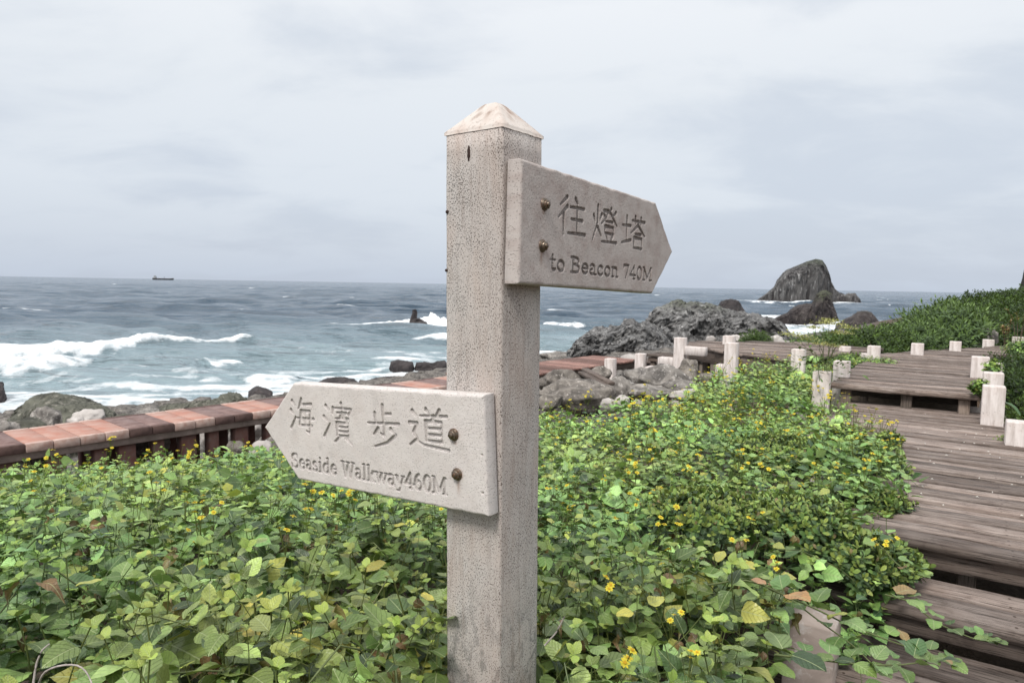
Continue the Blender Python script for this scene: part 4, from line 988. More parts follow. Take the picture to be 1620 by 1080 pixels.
def board(name, Xd, Nd, T, tiltang, L, body, h, th, segs, mat, flip, bolts, label, holes):
    """Xd: direction butt->tip, Nd: outward normal; text x runs from butt (flip=False) or from tip"""
    nu, nv = 660, 230
    vv = np.linspace(0, h, nv); um = body + (L-body)*(1-np.abs(2*vv/h-1)); um = um-.0016*perlin(P3(vv*60, 0*vv))
    Ug = np.linspace(0, 1, nu)[None]*um[:,None]; Vg = np.broadcast_to(vv[:,None], Ug.shape)
    sl = (L-body)/(h/2); nrm = math.hypot(1, sl)
    dtip = (body + sl*(h/2-np.abs(Vg-h/2)) - Ug)/nrm
    d = np.minimum(np.minimum(Ug, Vg), np.minimum(h-Vg, dtip)); d = np.maximum(d, 0)
    rb = .007*(1+.5*perlin(P3(Ug*35, Vg*35, 3.)))
    dep = np.where(d < rb, rb-np.sqrt(np.maximum(rb**2-(rb-d)**2, 0)), 0)*.9
    gro = np.zeros_like(dep)
    for P, wa, wb in segs:
        P = np.array(P); 
        if flip: P = np.stack([L-P[:,0], P[:,1]], 1)
        seg = np.linalg.norm(np.diff(P, axis=0), axis=1); tot = seg.sum() + 1e-9; cum = 0
        for i in range(len(P)-1):
            a = P[i]; b = P[i+1]; m = .008
            sel = (Ug > min(a[0], b[0])-m) & (Ug < max(a[0], b[0])+m) & (Vg > min(a[1], b[1])-m) & (Vg < max(a[1], b[1])+m)
            x = Ug[sel]; y = Vg[sel]; dd = b-a; l2 = dd @ dd + 1e-12
            t = np.clip(((x-a[0])*dd[0]+(y-a[1])*dd[1])/l2, 0, 1)
            q = np.hypot(x-a[0]-t*dd[0], y-a[1]-t*dd[1]); w = wa+(wb-wa)*(cum+t*seg[i])/tot
            gro[sel] = np.maximum(gro[sel], 1-sstep(w-.0004, w+.0007, q)); cum += seg[i]
    dep = dep + .0050*gro + .0005*perlin(P3(Ug*30, Vg*30, 1.)) + .00025*perlin(P3(Ug*180, Vg*180, 2.))
    for (hu, hv, hr) in holes:
        q = np.hypot(Ug-hu, Vg-hv)/hr + .2*perlin(P3(Ug*200, Vg*200, 5.)); dep = dep + .005*(1-sstep(.6, 1.1, q))
    stain = np.zeros_like(dep)
    for (bu, bvv) in bolts:
        dx = np.abs(Ug-bu+.002); dy = bvv-Vg
        wn = perlin(P3(Ug*400, Vg*30, 6.))
        stain = np.maximum(stain, (.45+.3*wn)*np.exp(-(dx/.0055)**2)*sstep(0, .008, dy)*(1-sstep(.02, .055 if bvv < .12 else .022, dy)))
        stain = np.maximum(stain, .55*np.exp(-((np.hypot(dx-.002, dy)-.0105)/.003)**2)*(dx > -1)*(Ug*0+1)*(.5+.5*wn))
    grime_shade = (gro > .15)*(.50 if not flip else .26) + (gro > .1)*(gro < .8)*.35  # grime plus painted-in shadow in the carved grooves, extra dark on their walls
    V = np.stack([Ug, Vg, -dep], -1).reshape(-1, 3)       # local: X along, Y up, Z outward (0 = face plane)
    Fc = grid_faces(nu, nv)
    ring = list(range(nu)) + [i*nu+nu-1 for i in range(1, nv)] + [nv*nu-1-i for i in range(1, nu)] + [(nv-1-i)*nu for i in range(1, nv-1)]
    m_ = len(ring); b0 = len(V)
    R1 = V[ring].copy(); R1[:,2] = -th*.5; R2 = V[ring].copy(); R2[:,2] = -th+.004; R3 = R2.copy(); c_ = np.array([body/2, h/2]); R3[:,:2] = c_+(R3[:,:2]-c_)*.985; R3[:,2] = -th
    R1[:,:2] += (.0006*perlin(R1*40))[:,None]
    V = np.vstack([V, R1, R2, R3])
    ra = np.array(ring); i = np.arange(m_); j = (i+1) % m_
    Fc = [(4, Fc), (4, np.stack([ra[j], ra[i], b0+i, b0+j], -1)), (4, np.stack([b0+j, b0+i, b0+m_+i, b0+m_+j], -1)), (4, np.stack([b0+m_+j, b0+m_+i, b0+2*m_+i, b0+2*m_+j], -1)), (m_, (b0+2*m_+i)[None, ::-1])]
    z3 = np.zeros(3*m_)
    if flip is None: pass
    Yd = np.cross(Nd, Xd)
    s_up = 1 if Yd[2] > 0 else -1
    Y0 = np.array([0, 0, 1.]); Xt = Xd*math.cos(tiltang)+Y0*math.sin(tiltang); Yt = -Xd*math.sin(tiltang)+Y0*math.cos(tiltang)
    if s_up < 0:   # left-handed: mirror the local X so the normal stays outward
        V = V*np.array([-1, 1, 1]); Xt = -Xt
        Fc = [(k, f[:, ::-1]) for k, f in Fc]
    o = mesh(name, V, Fc, mat, sp, True, {'stain': ('FLOAT', np.concatenate([stain.reshape(-1), z3])), 'grime_shade': ('FLOAT', np.concatenate([grime_shade.reshape(-1), z3]))})
    setM(o, Xt, Yt, Nd, T); o['label'] = label
    for (bu, bvv) in bolts:
        mb = MB(); x = -bu if s_up < 0 else bu
        def disc(r, z0, z1, k, ph=0, bev=.0007):
            prof = [(r, z0), (r, z1-bev), (r-bev, z1)]
            Vd = [(x+rr_*math.cos(2*math.pi*j/k+ph), bvv+rr_*math.sin(2*math.pi*j/k+ph), z) for rr_, z in prof for j in range(k)]
            Fd = [(i*k+j, i*k+(j+1) % k, (i+1)*k+(j+1) % k, (i+1)*k+j) for i in range(2) for j in range(k)] + [tuple(2*k+j for j in range(k))]
            mb.add(Vd, Fd)
        disc(.0135, -.002, .0022, 32); disc(.0115, .0022, .0038, 28); disc(.0102, .0038, .0095, 6, random.random()); disc(.0052, .0095, .0130, 20)
        mb.build('bolt', M_STEEL, o)
    return o
LL = .764
def Lx(u): return LL-u                                 # text x measured from the tip, reading left to right
segsL = (char_segs('hai', Lx(.648), Lx(.548), .122, .214) + char_segs('bin', Lx(.515), Lx(.405), .112, .210) +
         char_segs('bu', Lx(.355), Lx(.245), .115, .213) + char_segs('dao', Lx(.222), Lx(.100), .125, .213) +
         text_segs('Seaside Walkway460M', Lx(.653), Lx(.110), .030, .037))
board('direction_board', -e1, -e2, K*0 + np.array([0,0,ZK-.476]) - e2*.0405 - e1*.002, -math.atan(.05), LL, .627, .2525, .038, segsL, M_SIGNL, True,
      [(.0845, .164), (.079, .080)], 'pale concrete arrow board pointing left, reading Seaside Walkway 460M', [(.012, .048, .0035), (.010, .128, .003)])
segsR = (char_segs('wang', .140, .262, .116, .200, .0032) + char_segs('deng', .290, .418, .112, .200, .0030) + char_segs('ta', .442, .578, .110, .196, .0032) +
         text_segs('to Beacon 740M', .112, .632, .034, .035))
board('direction_board', e2, e1, np.array([0,0,ZK+.0017]) + e1*.0405 + e2*.001, -math.atan(.0365), .767, .640, .2495, .0385, segsR, M_SIGNR, False,
      [(.0858, .1695), (.083, .083)], 'grimy brownish concrete arrow board pointing right, reading to Beacon 740M', [])
# ------------------------------------------------------------------ plants
def leaf(L=1., W=.62, nr=6, fold=.35, droop=.35, wave=.05, serr=0., shape='ovate', tip=1.0, cols=2, seed=0):
    """leaf blade along +x, upper side +z. returns V, quads, luv"""
    r = np.random.default_rng(seed); t = np.linspace(0, 1, nr+1)
    if shape == 'ovate': w = np.sin(np.pi*np.clip(t, 0, 1)**.62)**.85*(1-.25*t)
    elif shape == 'round': w = np.sin(np.pi*np.clip(t, 0, 1)**.72)**.6
    elif shape == 'obovate': w = np.sin(np.pi*np.clip(t, 0, 1)**1.35)**.75
    else: w = np.sin(np.pi*t**.8)**.8
    w = w/w.max()*W/2; w[0] = .02*W; w[-1] = .012*W
    if serr: w = w*(1+serr*np.where(np.arange(nr+1) % 2 == 0, 1, -1)*(t > .1)*(t < .95))
    cs = np.linspace(-1, 1, 2*cols+1); V = []; U = []
    ph = r.uniform(0, 6.3)
    for i, tt in enumerate(t):
        for c in cs:
            x = tt*L*math.cos(droop*tt*.8); zc_ = -droop*L*tt*tt*.6
            y = c*w[i]*math.cos(fold*abs(c)*.6); z = zc_ + abs(c)*w[i]*math.sin(fold) - (abs(c)**2)*w[i]*.35*fold + wave*L*math.sin(tt*9+ph+c)*abs(c)
            V.append((x, y, z)); U.append((tt, c*w[i]/(W/2), 0))
    n = 2*cols+1
    return np.array(V), grid_faces(n, nr+1)[:, ::-1], np.array(U)
def rot(yaw=0, pitch=0, roll=0):
    cy, sy = math.cos(yaw), math.sin(yaw); cp, sp_ = math.cos(pitch), math.sin(pitch); cr, sr = math.cos(roll), math.sin(roll)
    return np.array([[cy,-sy,0],[sy,cy,0],[0,0,1]]) @ np.array([[cp,0,-sp_],[0,1,0],[sp_,0,cp]]) @ np.array([[1,0,0],[0,cr,-sr],[0,sr,cr]])
class Tpl:
    def __init__(s): s.V = []; s.F = []; s.U = []; s.T = []; s.n = 0
    def put(s, V, F, U, tone, R=None, t=(0,0,0)):
        V = V @ (R.T if R is not None else np.eye(3)) + np.array(t); s.V.append(V); s.F.append(F+s.n); s.U.append(U)
        s.T.append(np.broadcast_to(np.array(tone, float), (len(V), 3))); s.n += len(V)
    def stem(s, P, r, col, k=4):
        mb = MB(); mb.tube(P, r, k, False); V = np.concatenate(mb.V); F = np.array(mb.F)
        s.put(V, F, np.tile([[.5, .5, 0]], (len(V), 1)), col)
    def done(s): s.V = np.vstack(s.V); s.F = np.vstack(s.F); s.U = np.vstack(s.U); s.T = np.vstack(s.T); return s
def pal(r, young=False, kind='vine'):
    if kind == 'vine':
        q = r.random()
        if young: c = np.array([.24,.34,.075])
        elif q < .55: c = np.array([.140,.230,.064])
        elif q < .82: c = np.array([.235,.345,.11])
        elif q < .955: c = np.array([.050,.095,.030])
        elif q < .985: c = np.array([.32,.33,.08])
        else: c = np.array([.26,.155,.07])
    else:
        q = r.random()
        if young: c = np.array([.27,.36,.085]) if q < .92 else np.array([.34,.26,.12])
        else: c = np.array([.060,.115,.038]) if q < .6 else np.array([.14,.235,.07])
    return c*(r.uniform(.55, 1.5) if kind == 'vine' else r.uniform(.7, 1.35))*np.array([r.uniform(.9, 1.1), 1, r.uniform(.85, 1.15)])
def sprig(seed, hi=True, kind='vine'):
    r = np.random.default_rng(seed); T = Tpl()
    nodes = r.integers(3, 5); h = .15; lean = r.uniform(-.3, .3, 2); yaw = r.uniform(0, 6.3)
    pos = [np.array([lean[0]*q*q*.12, lean[1]*q*q*.12, -h*(1-q)]) for q in np.linspace(0, 1, nodes)]
    T.stem(pos, .0014, (.10,.135,.04), 4 if hi else 3)
    for i, p in enumerate(pos):
        q = i/(nodes-1)
        if i == nodes-1:
            for k in range(4):
                s_ = r.uniform(.014, .030); V, F_, U = leaf(1, .7, 4 if hi else 2, .3, .3, .03, 0, 'round', cols=1)
                T.put(V*s_, F_, U, pal(r, True), rot(yaw+k*1.57+r.uniform(-.3,.3), r.uniform(.3, .9), 0), p)
        else:
            for k in range(2):
                s_ = r.uniform(.048, .080)*(1.12-.42*q)*(1.25 if r.random() < .15 else 1)
                V, F_, U = leaf(1, r.uniform(.64, .86), 14 if hi else 3, r.uniform(.08, .45), r.uniform(.05, .5), .035 if hi else 0, .035 if hi else 0, 'ovate' if r.random() < .7 else 'round', cols=2 if hi else 1, seed=r.integers(999))
                y = yaw+k*math.pi+r.uniform(-.4, .4); pt = r.uniform(-.2, .4)+.15*q
                pl_ = s_*r.uniform(.15, .35); d = np.array([math.cos(y)*math.cos(pt), math.sin(y)*math.cos(pt), math.sin(pt)+.15])*pl_
                if hi: T.stem([p, p+d], .0011, (.13,.17,.05), 3)
                T.put(V*s_, F_, U, pal(r), rot(y, pt*.7-.02, r.uniform(-.4, .4)), p+d)
            yaw += math.pi/2+r.uniform(-.3, .3)
    return T.done()
def rosette(seed, hi=True):
    r = np.random.default_rng(seed); T = Tpl(); yaw = 0
    T.stem([np.array([0,0,-.13]), np.array([r.uniform(-.01,.01),0,0])], .002, (.12,.10,.05), 3)
    for i in range(11):
        q = i/10; yaw += 2.4; s_ = r.uniform(.040, .058)*(1-.35*q)
        V, F_, U = leaf(1, .5, 6 if hi else 3, .35, r.uniform(.05, .35), 0, 0, 'obovate', cols=1)
        T.put(V*s_, F_, U, pal(r, q > .62 and r.random() < .75, 'gloss'), rot(yaw+r.uniform(-.2,.2), .15+q*.95+r.uniform(-.15,.15), r.uniform(-.2,.2)), (0, 0, -.055+.055*q))
    return T.done()
def flower(seed, hi=True):
    r = np.random.default_rng(seed); T = Tpl()
    for k in range(r.integers(2, 5)):
        o = np.array([r.normal(0, .014), r.normal(0, .014), r.uniform(.0, .045)])
        T.stem([np.array([0,0,-.06]), o*.6+[0,0,-.02], o], .0010, (.15,.18,.05), 3)
        if r.random() < .28:
            V, F_, U = leaf(1, .8, 3, .3, .1, 0, 0, 'round', cols=1)
            for j in range(5): T.put(V*.006, F_, U, (.17,.20,.03), rot(j*1.26, 1.0), o)
            continue
        tl_ = rot(r.uniform(0, 6.3), r.uniform(-.5, .5), 0)
        for j in range(8):
            V, F_, U = leaf(1, .48, 3, .15, .2, 0, 0, 'obovate', cols=1)
            T.put(V*.0105, F_, U, np.array([.80,.68,.07])*r.uniform(.85, 1.1), tl_ @ rot(j*.785+r.uniform(-.15,.15), r.uniform(.0, .35)), o)
        V, F_, U = leaf(1, 1, 3, .0, .0, 0, 0, 'round', cols=1); 
        T.put(V*.007-[.0035,0,0], F_, U, (.70,.42,.03), tl_, o+tl_ @ np.array([0,0,.0022])); T.put(V*.007-[.0035,0,-.001], F_, U, (.65,.40,.03), tl_ @ rot(1.57), o+tl_ @ np.array([0,0,.0022]))
    return T.done()
def deadleaf(seed):
    r = np.random.default_rng(seed); T = Tpl()
    for k in range(2):
        V, F_, U = leaf(1, .6, 7, r.uniform(.6, 1.1), r.uniform(.8, 1.6), .12, .06, 'ovate', cols=2, seed=seed)
        c = np.array([.26,.155,.07]) if r.random() < .6 else np.array([.34,.27,.09])
        T.put(V*r.uniform(.03,.055), F_, U, c*r.uniform(.5,1.1), rot(r.uniform(0,6.3), r.uniform(-1,.2), r.uniform(-1,1)), (r.normal(0,.02), r.normal(0,.02), 0))
    return T.done()
def scatter(tpls, P, yaw, tilt, tdir, scale, bright):
    """returns merged arrays"""
    P = np.asarray(P); which = rng.integers(0, len(tpls), len(P)); VV, FF, UU, CC = [], [], [], []; n = 0
    for ti, T in enumerate(tpls):
        ix = np.where(which == ti)[0]
        if not len(ix): continue
        cy, sy = np.cos(yaw[ix]), np.sin(yaw[ix]); ax = np.stack([-np.sin(tdir[ix]), np.cos(tdir[ix]), 0*cy], -1)
        Rz_ = np.zeros((len(ix), 3, 3)); Rz_[:,0,0] = cy; Rz_[:,0,1] = -sy; Rz_[:,1,0] = sy; Rz_[:,1,1] = cy; Rz_[:,2,2] = 1
        Kx = np.zeros((len(ix), 3, 3)); Kx[:,0,1] = -ax[:,2]; Kx[:,0,2] = ax[:,1]; Kx[:,1,0] = ax[:,2]; Kx[:,1,2] = -ax[:,0]; Kx[:,2,0] = -ax[:,1]; Kx[:,2,1] = ax[:,0]
        s_, c_ = np.sin(tilt[ix])[:,None,None], np.cos(tilt[ix])[:,None,None]
        R = (np.eye(3)[None] + s_*Kx + (1-c_)*(Kx @ Kx)) @ Rz_
        V = np.einsum('kij,nj->kni', R, T.V)*scale[ix][:,None,None] + P[ix][:,None,:]
        m_ = len(T.V); VV.append(V.reshape(-1, 3)); FF.append((T.F[None]+(np.arange(len(ix))*m_)[:,None,None]).reshape(-1, 4)+n)
        UU.append(np.tile(T.U, (len(ix), 1))); CC.append((T.T[None]*bright[ix][:,None,None]).reshape(-1, 3) if bright.ndim == 1 else (T.T[None]*bright[ix][:,None,:]).reshape(-1, 3)); n += len(ix)*m_
    return np.concatenate(VV), np.concatenate(FF), np.concatenate(UU), np.concatenate(CC)
def merge(parts):
    n = 0; V, F_, U, C_ = [], [], [], []
    for v, f, u, c in parts: V.append(v); F_.append(f+n); U.append(u); C_.append(c); n += len(v)
    return np.concatenate(V), np.concatenate(F_), np.concatenate(U), np.concatenate(C_)
def leafmesh(name, parts, mat, parent=None, smooth=True):
    V, F_, U, C_ = merge(parts)
    return mesh(name, V, F_, mat, parent, smooth, {'lc': ('FLOAT_COLOR', np.clip(C_, 0, 1)), 'luv': ('FLOAT_VECTOR', U)})

# canopy height of the creeping vines, read off the photo at plausible distances
cp = [(0,1080,1.15),(200,1080,1.12),(400,1080,1.12),(600,1080,1.15),(800,1080,1.2),(1000,1080,1.25),(1200,1060,1.42),(1330,1060,1.62),
      (0,900,1.75),(300,900,1.8),(600,900,1.85),(900,900,2.05),(1150,900,2.2),(1300,925,2.3),(1380,930,2.45),(0,748,3.7),(220,732,4.0),(420,714,4.5),(600,706,4.8),
      (880,760,3.5),(1100,750,3.8),(1280,730,4.0),(1390,785,3.38),(1400,745,3.8),(1430,850,3.0),(1360,690,4.6),(880,680,5.3),(1050,665,5.5),(1250,660,6.0),(1335,665,5.5),
      (900,648,6.2),(1000,636,6.4),(1080,606,7.2),(1130,584,8.0),(1190,566,8.8),(1260,572,9.3),(1280,620,7.2),(1310,590,9),(1350,572,10.5),(1200,610,7.2)]
CPT = [(*at_y(u, v, d)[:2], at_y(u, v, d)[2]-.02) for u, v, d in cp] + [(-6,4,2.5),(-5,5.4,2.35),(-3,6.5,2.3),(-1,7,2.4),(0,-1,3.2),(-3,-1,3.1),(3,0,3.1)]
CT = TPS(CPT, .05)
STUB = at_y(1287, 973, 2.66)
def inveg(x, y):
    a, b = ab(x, y)
    yb = np.interp(x, [-6,-4,-2.5,-1,.3,1.2,1.8,2.3,3.0,3.6,4.5,6], [4.6,5.0,5.6,6.2,6.6,6.6,7.2,8.0,8.7,9.3,10,11])
    am = np.interp(b, [0, 2.0, 2.6, 3.2, 4.2, 5.2, 6.4, 7.6, 8.0, 12.5], [-.42, -.38, -.30, -.20, -.16, -.26, -.50, -.88, -1.2, -1.2]) + .10*perlin(P3(x*2.5, y*2.5, 8.))
    post_ = np.hypot(x+.05, y-1.475) > .13
    for f_, r_s in ((1.0, .15), (.93, .125), (.86, .10)): post_ = post_ & (np.hypot(x-STUB[0]*f_, y-STUB[1]*f_) > r_s)
    for f_ in (.92, .85, .78, .70): post_ = post_ & (np.hypot(x+.045*f_, y-1.46*f_) > .15)
    fr = (np.abs(np.arctan2(x, np.maximum(y, .01))) < .74) & (y > .55)
    return (y < yb + .2*perlin(P3(x*1.7, 0*x, 3.))) & (a < am) & post_ & fr
def sample(r0, r1, dens):
    A = .74*(r1*r1-r0*r0); n = int(A*dens); r = np.sqrt(rng.uniform(r0*r0, r1*r1, n)); t = rng.uniform(-.74, .74, n)
    x = r*np.sin(t); y = r*np.cos(t); k = inveg(x, y); return x[k], y[k]
def lump(x, y): return .085*perlin(P3(x*2.2, y*2.2, 1.)) + .095*perlin(P3(x*5, y*5, 2.))
SPH = [sprig(100+i, True) for i in range(12)]; SPL = [sprig(200+i, False) for i in range(10)]
parts = []
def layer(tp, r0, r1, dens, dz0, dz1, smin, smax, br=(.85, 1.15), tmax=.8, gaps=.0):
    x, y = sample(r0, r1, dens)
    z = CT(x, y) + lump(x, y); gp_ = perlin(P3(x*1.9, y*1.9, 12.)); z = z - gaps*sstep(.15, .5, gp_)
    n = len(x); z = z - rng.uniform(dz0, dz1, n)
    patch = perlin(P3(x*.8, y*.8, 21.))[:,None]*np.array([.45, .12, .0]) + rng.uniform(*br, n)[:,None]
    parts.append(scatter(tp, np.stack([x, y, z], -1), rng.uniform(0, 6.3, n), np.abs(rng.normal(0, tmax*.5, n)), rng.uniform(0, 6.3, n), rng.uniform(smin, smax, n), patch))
layer(SPH, .6, 2.6, 240, -.06, .10, .62, 1.25, (.9, 1.3), gaps=.30)
layer(SPH, .6, 2.6, 120, .14, .28, .8, 1.25, gaps=.12)
layer(SPL, .6, 2.6, 90, .25, .45, .8, 1.2)
layer(SPH, .6, 2.2, 12, -.08, -.02, 1.15, 1.4, (.8, 1.1))
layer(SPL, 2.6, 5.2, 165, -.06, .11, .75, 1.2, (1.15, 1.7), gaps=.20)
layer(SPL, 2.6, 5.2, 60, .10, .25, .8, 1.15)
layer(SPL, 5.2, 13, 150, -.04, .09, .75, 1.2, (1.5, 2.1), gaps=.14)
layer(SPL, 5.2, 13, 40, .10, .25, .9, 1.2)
vine = leafmesh('vine_ground_cover', parts, M_LEAF)
tag(vine, 'dense creeping green vines with toothed leaves filling the ground around the signpost', 'ground cover', kind='stuff')
FLW = [flower(300+i) for i in range(7)]
fp = []
for r0, r1, d in ((.8, 2.6, 24), (2.6, 5.2, 20), (5.2, 13, 27)):
    x, y = sample(r0, r1, d); k = ((x > -.4) | (rng.random(len(x)) < (.75 if r0 < 5 else .15))) & (perlin(P3(x*1.1, y*1.1, 31.)) + .35*(x > -.3)*(y > 2.8)*(x < 2.6) > -.02); x, y = x[k], y[k]; n = len(x)
    z = CT(x, y)+lump(x, y)+rng.uniform(.02, .07, n)
    fp.append(scatter(FLW, np.stack([x, y, z], -1), rng.uniform(0, 6.3, n), rng.uniform(0, .5, n), rng.uniform(0, 6.3, n), rng.uniform(.8, 1.25, n)*(1.0+.3*(r0 > 2)+.2*(r0 > 5)), rng.uniform(.85, 1.1, n)))
leafmesh('flowers', fp, M_PETAL, vine)['kind'] = 'stuff'
x, y = sample(.7, 3.2, 26); n = len(x); z = CT(x, y)+lump(x, y)-rng.uniform(-.01, .14, n)
DL = [deadleaf(400+i) for i in range(6)]
o = leafmesh('withered_leaves', [scatter(DL, np.stack([x, y, z], -1), rng.uniform(0, 6.3, n), rng.uniform(0, 1.2, n), rng.uniform(0, 6.3, n), rng.uniform(.8, 1.4, n), rng.uniform(.6, 1.1, n))], M_LEAF, vine); o['kind'] = 'stuff'
# runners: long pale-green stems weaving through the leaves
mb = MB()
for i in range(80):
    x, y = sample(.7, 3.6, 1.0)
    if not len(x): continue
    p = np.array([x[0], y[0]]); d = rng.uniform(0, 6.3); P = []
    for k in range(9):
        P.append([p[0], p[1], float(CT(p[0], p[1])+lump(p[0], p[1]))-.055+.03*math.sin(k*1.1+i)-.05*(k in (0, 8))]); d += rng.normal(0, .22); p = p + .06*np.array([math.cos(d), math.sin(d)])
    if inveg(p[0:1], p[1:2])[0]: mb.tube(P, .0022, 5, False)
o = mb.build('stems', M_STEM, vine, True); o['kind'] = 'stuff'

# glossy shrubs between the vines and the boardwalk, each one a plant
RH = [rosette(500+i) for i in range(8)]
def shrub(x, y, rad, h, top, label, tp, mat, n, name='shrub', cat='shrub', group=None, smin=.8, smax=1.2, tint=(1,1,1), stemr=.006, z0=None):
    g = float(ground(x, y)) if z0 is None else z0
    root = empty(name, (x, y, g), label, cat, group)
    r = rng; u = r.normal(size=(n, 3)); u /= np.linalg.norm(u, axis=1)[:,None]; u[:,2] = np.abs(u[:,2])*1.0 - .25*(r.random(n) < .4)
    rr_ = r.uniform(.72, 1.0, n)*(1+.22*perlin(u*2.2+x*3)); P = u*rr_[:,None]*np.array([rad, rad, h]); P[:,2] += top-g-h
    tdir = np.arctan2(u[:,1], u[:,0]); tilt = np.arccos(np.clip(u[:,2], 0, 1))*.6
    o = leafmesh('crown', [scatter(tp, P, r.uniform(0, 6.3, n), tilt, tdir, r.uniform(smin, smax, n), np.outer(r.uniform(.75, 1.2, n), tint))], mat, root)
    mb = MB()
    for k in range(7):
        q = P[r.integers(n)]*[.7,.7,.92]; mb.tube([[q[0]*.1, q[1]*.1, 0], [q[0]*.5, q[1]*.5, q[2]*.55], q], [stemr*1.4, stemr, stemr*.5], 5)
    mb.build('stems', M_BARK, root); return root
for (u, v, D, rad, h, lb, sm) in [
  (1385,722,4.55,.22,.16,'glossy yellow-tipped shrub spilling over the lower deck edge, farthest of the row', .85),
  (1335,770,4.15,.30,.13,'glossy shrub with bright yellow-green shoots by the buried bollard top', .9),
  (1383,795,3.75,.22,.18,'glossy shrub overhanging the middle of the lower deck edge', .95),
  (1330,860,3.1,.26,.13,'glossy shrub with olive and bronze young shoots left of the top step', 1.0),
  (1392,868,3.1,.20,.15,'dark glossy shrub reaching over the front edge of the lower deck', .95),
  (1235,705,4.6,.36,.10,'dark glossy shrub among the flowers left of the buried bollard', .9),
  (1120,795,3.0,.28,.07,'dark glossy shrub in the middle of the vines right of the post', .95),
  (1255,800,3.3,.28,.09,'glossy shrub with copper tips among the vines right of centre', .95),
  (1340,690,5.3,.20,.15,'bright young glossy shrub at the foot of the tall corner bollard', .9),
  (1405,690,5.2,.12,.09,'small sprig of glossy leaves poking over the lower deck', .8)]:
    P = at_y(u, v, D); shrub(P[0], P[1], rad, h, P[2]+h*.55, lb, RH, M_GLOSS, int(1000*rad*rad*4), group='glossy shrubs beside the boardwalk', smin=.8*sm, smax=1.15*sm)

# hillside shrubs -----------------------------------------------------------
def twig(seed, kind):
    r = np.random.default_rng(seed); T = Tpl(); yaw = 0
    for i in range(9):
        q = i/8; yaw += 2.4; s_ = {'dark': .075, 'mid': .085, 'light': .12}[kind]*r.uniform(.8, 1.2)
        V, F_, U = leaf(1, {'dark': .5, 'mid': .45, 'light': .24}[kind], 2, .3, .25, 0, 0, 'obovate', cols=1)
        c = {'dark': np.array([.030,.054,.018]), 'mid': np.array([.052,.088,.026]), 'light': np.array([.085,.135,.055])}[kind]
        if q > .7: c = c*np.array([1.8,1.75,1.3])
        T.put(V*s_, F_, U, c*r.uniform(.6, 1.4), rot(yaw, .1+q*1.1, 0), (r.normal(0, .02), r.normal(0, .02), -.10+.12*q))
    return T.done()
TW = {k: [twig(600+i, k) for i in range(4)] for k in ('dark', 'mid', 'light')}
def crown_src(kind, seed, n=620):
    r = np.random.default_rng(seed); u = r.normal(size=(n, 3)); u /= np.linalg.norm(u, axis=1)[:,None]; u[:,2] = np.abs(u[:,2])-.3*(r.random(n) < .5)
    rr_ = r.uniform(.66, 1.0, n)**.8*(1+.28*perlin(u*2.1+seed)+.15*perlin(u*5+seed)); P = u*rr_[:,None]*np.array([1, 1, .8])
    k_ = scatter(TW[kind], P/1.0, r.uniform(0, 6.3, n), np.arccos(np.clip(u[:,2], 0, 1))*.7, np.arctan2(u[:,1], u[:,0]), r.uniform(.9, 1.4, n), r.uniform(.7, 1.35, n))
    o = leafmesh('crown', [k_], M_SHRUB); me = o.data; bpy.data.objects.remove(o)
    mb = MB()
    for k in range(8):
        q = P[r.integers(n)]*[.75,.75,.9]; mb.tube([[0, 0, -.9], [q[0]*.4, q[1]*.4, q[2]*.3-.2], q], [.05, .03, .012], 5)
    o2 = mb.build('stems', M_BARK); m2 = o2.data; bpy.data.objects.remove(o2); return me, m2
SRC = {k: [crown_src(k, 40+i) for i in range(3)] for k in ('dark', 'mid', 'light')}
HL = {'dark': 'dense dark green wind-clipped shrub on the hillside above the boardwalk', 'mid': 'mid green leafy shrub on the hillside above the boardwalk', 'light': 'pale green long-leaved shrub low on the hillside'}
def hill_shrub(x, y, z, r, h, kind, label=None, group=None, name='shrub'):
    root = empty(name, (x, y, z), label or HL[kind], 'shrub', group if group is not None else kind+' green shrubs on the hillside')
    me, m2 = random.choice(SRC[kind]); rz = random.uniform(0, 6.3)
    for nm, d in (('crown', me), ('stems', m2)):
        o = bpy.data.objects.new(nm, d); COL.objects.link(o); o.parent = root; o.scale = (r, r*random.uniform(.85, 1.15), h); o.rotation_euler = (0, 0, rz); o.location = (0, 0, h*.45)
def inpoly(x, y, poly):
    c = False; n = len(poly)
    for i in range(n):
        x0, y0 = poly[i]; x1, y1 = poly[(i+1) % n]
        if (y0 > y) != (y1 > y) and x < (x1-x0)*(y-y0)/(y1-y0)+x0: c = not c
    return c
UX = [xy(a, b) for a, b in U]; PX = [xy(a, b) for a, b in pl]
def neardeck(x, y, m=.62):
    for dx, dy in ((0,0),(m,0),(-m,0),(0,m),(0,-m),(m*.7,m*.7),(-m*.7,-m*.7),(m*.7,-m*.7),(-m*.7,m*.7)):
        if inpoly(x+dx, y+dy, UX) or inpoly(x+dx, y+dy, PX): return True
    return False
cnt = 0; yy = 12.2
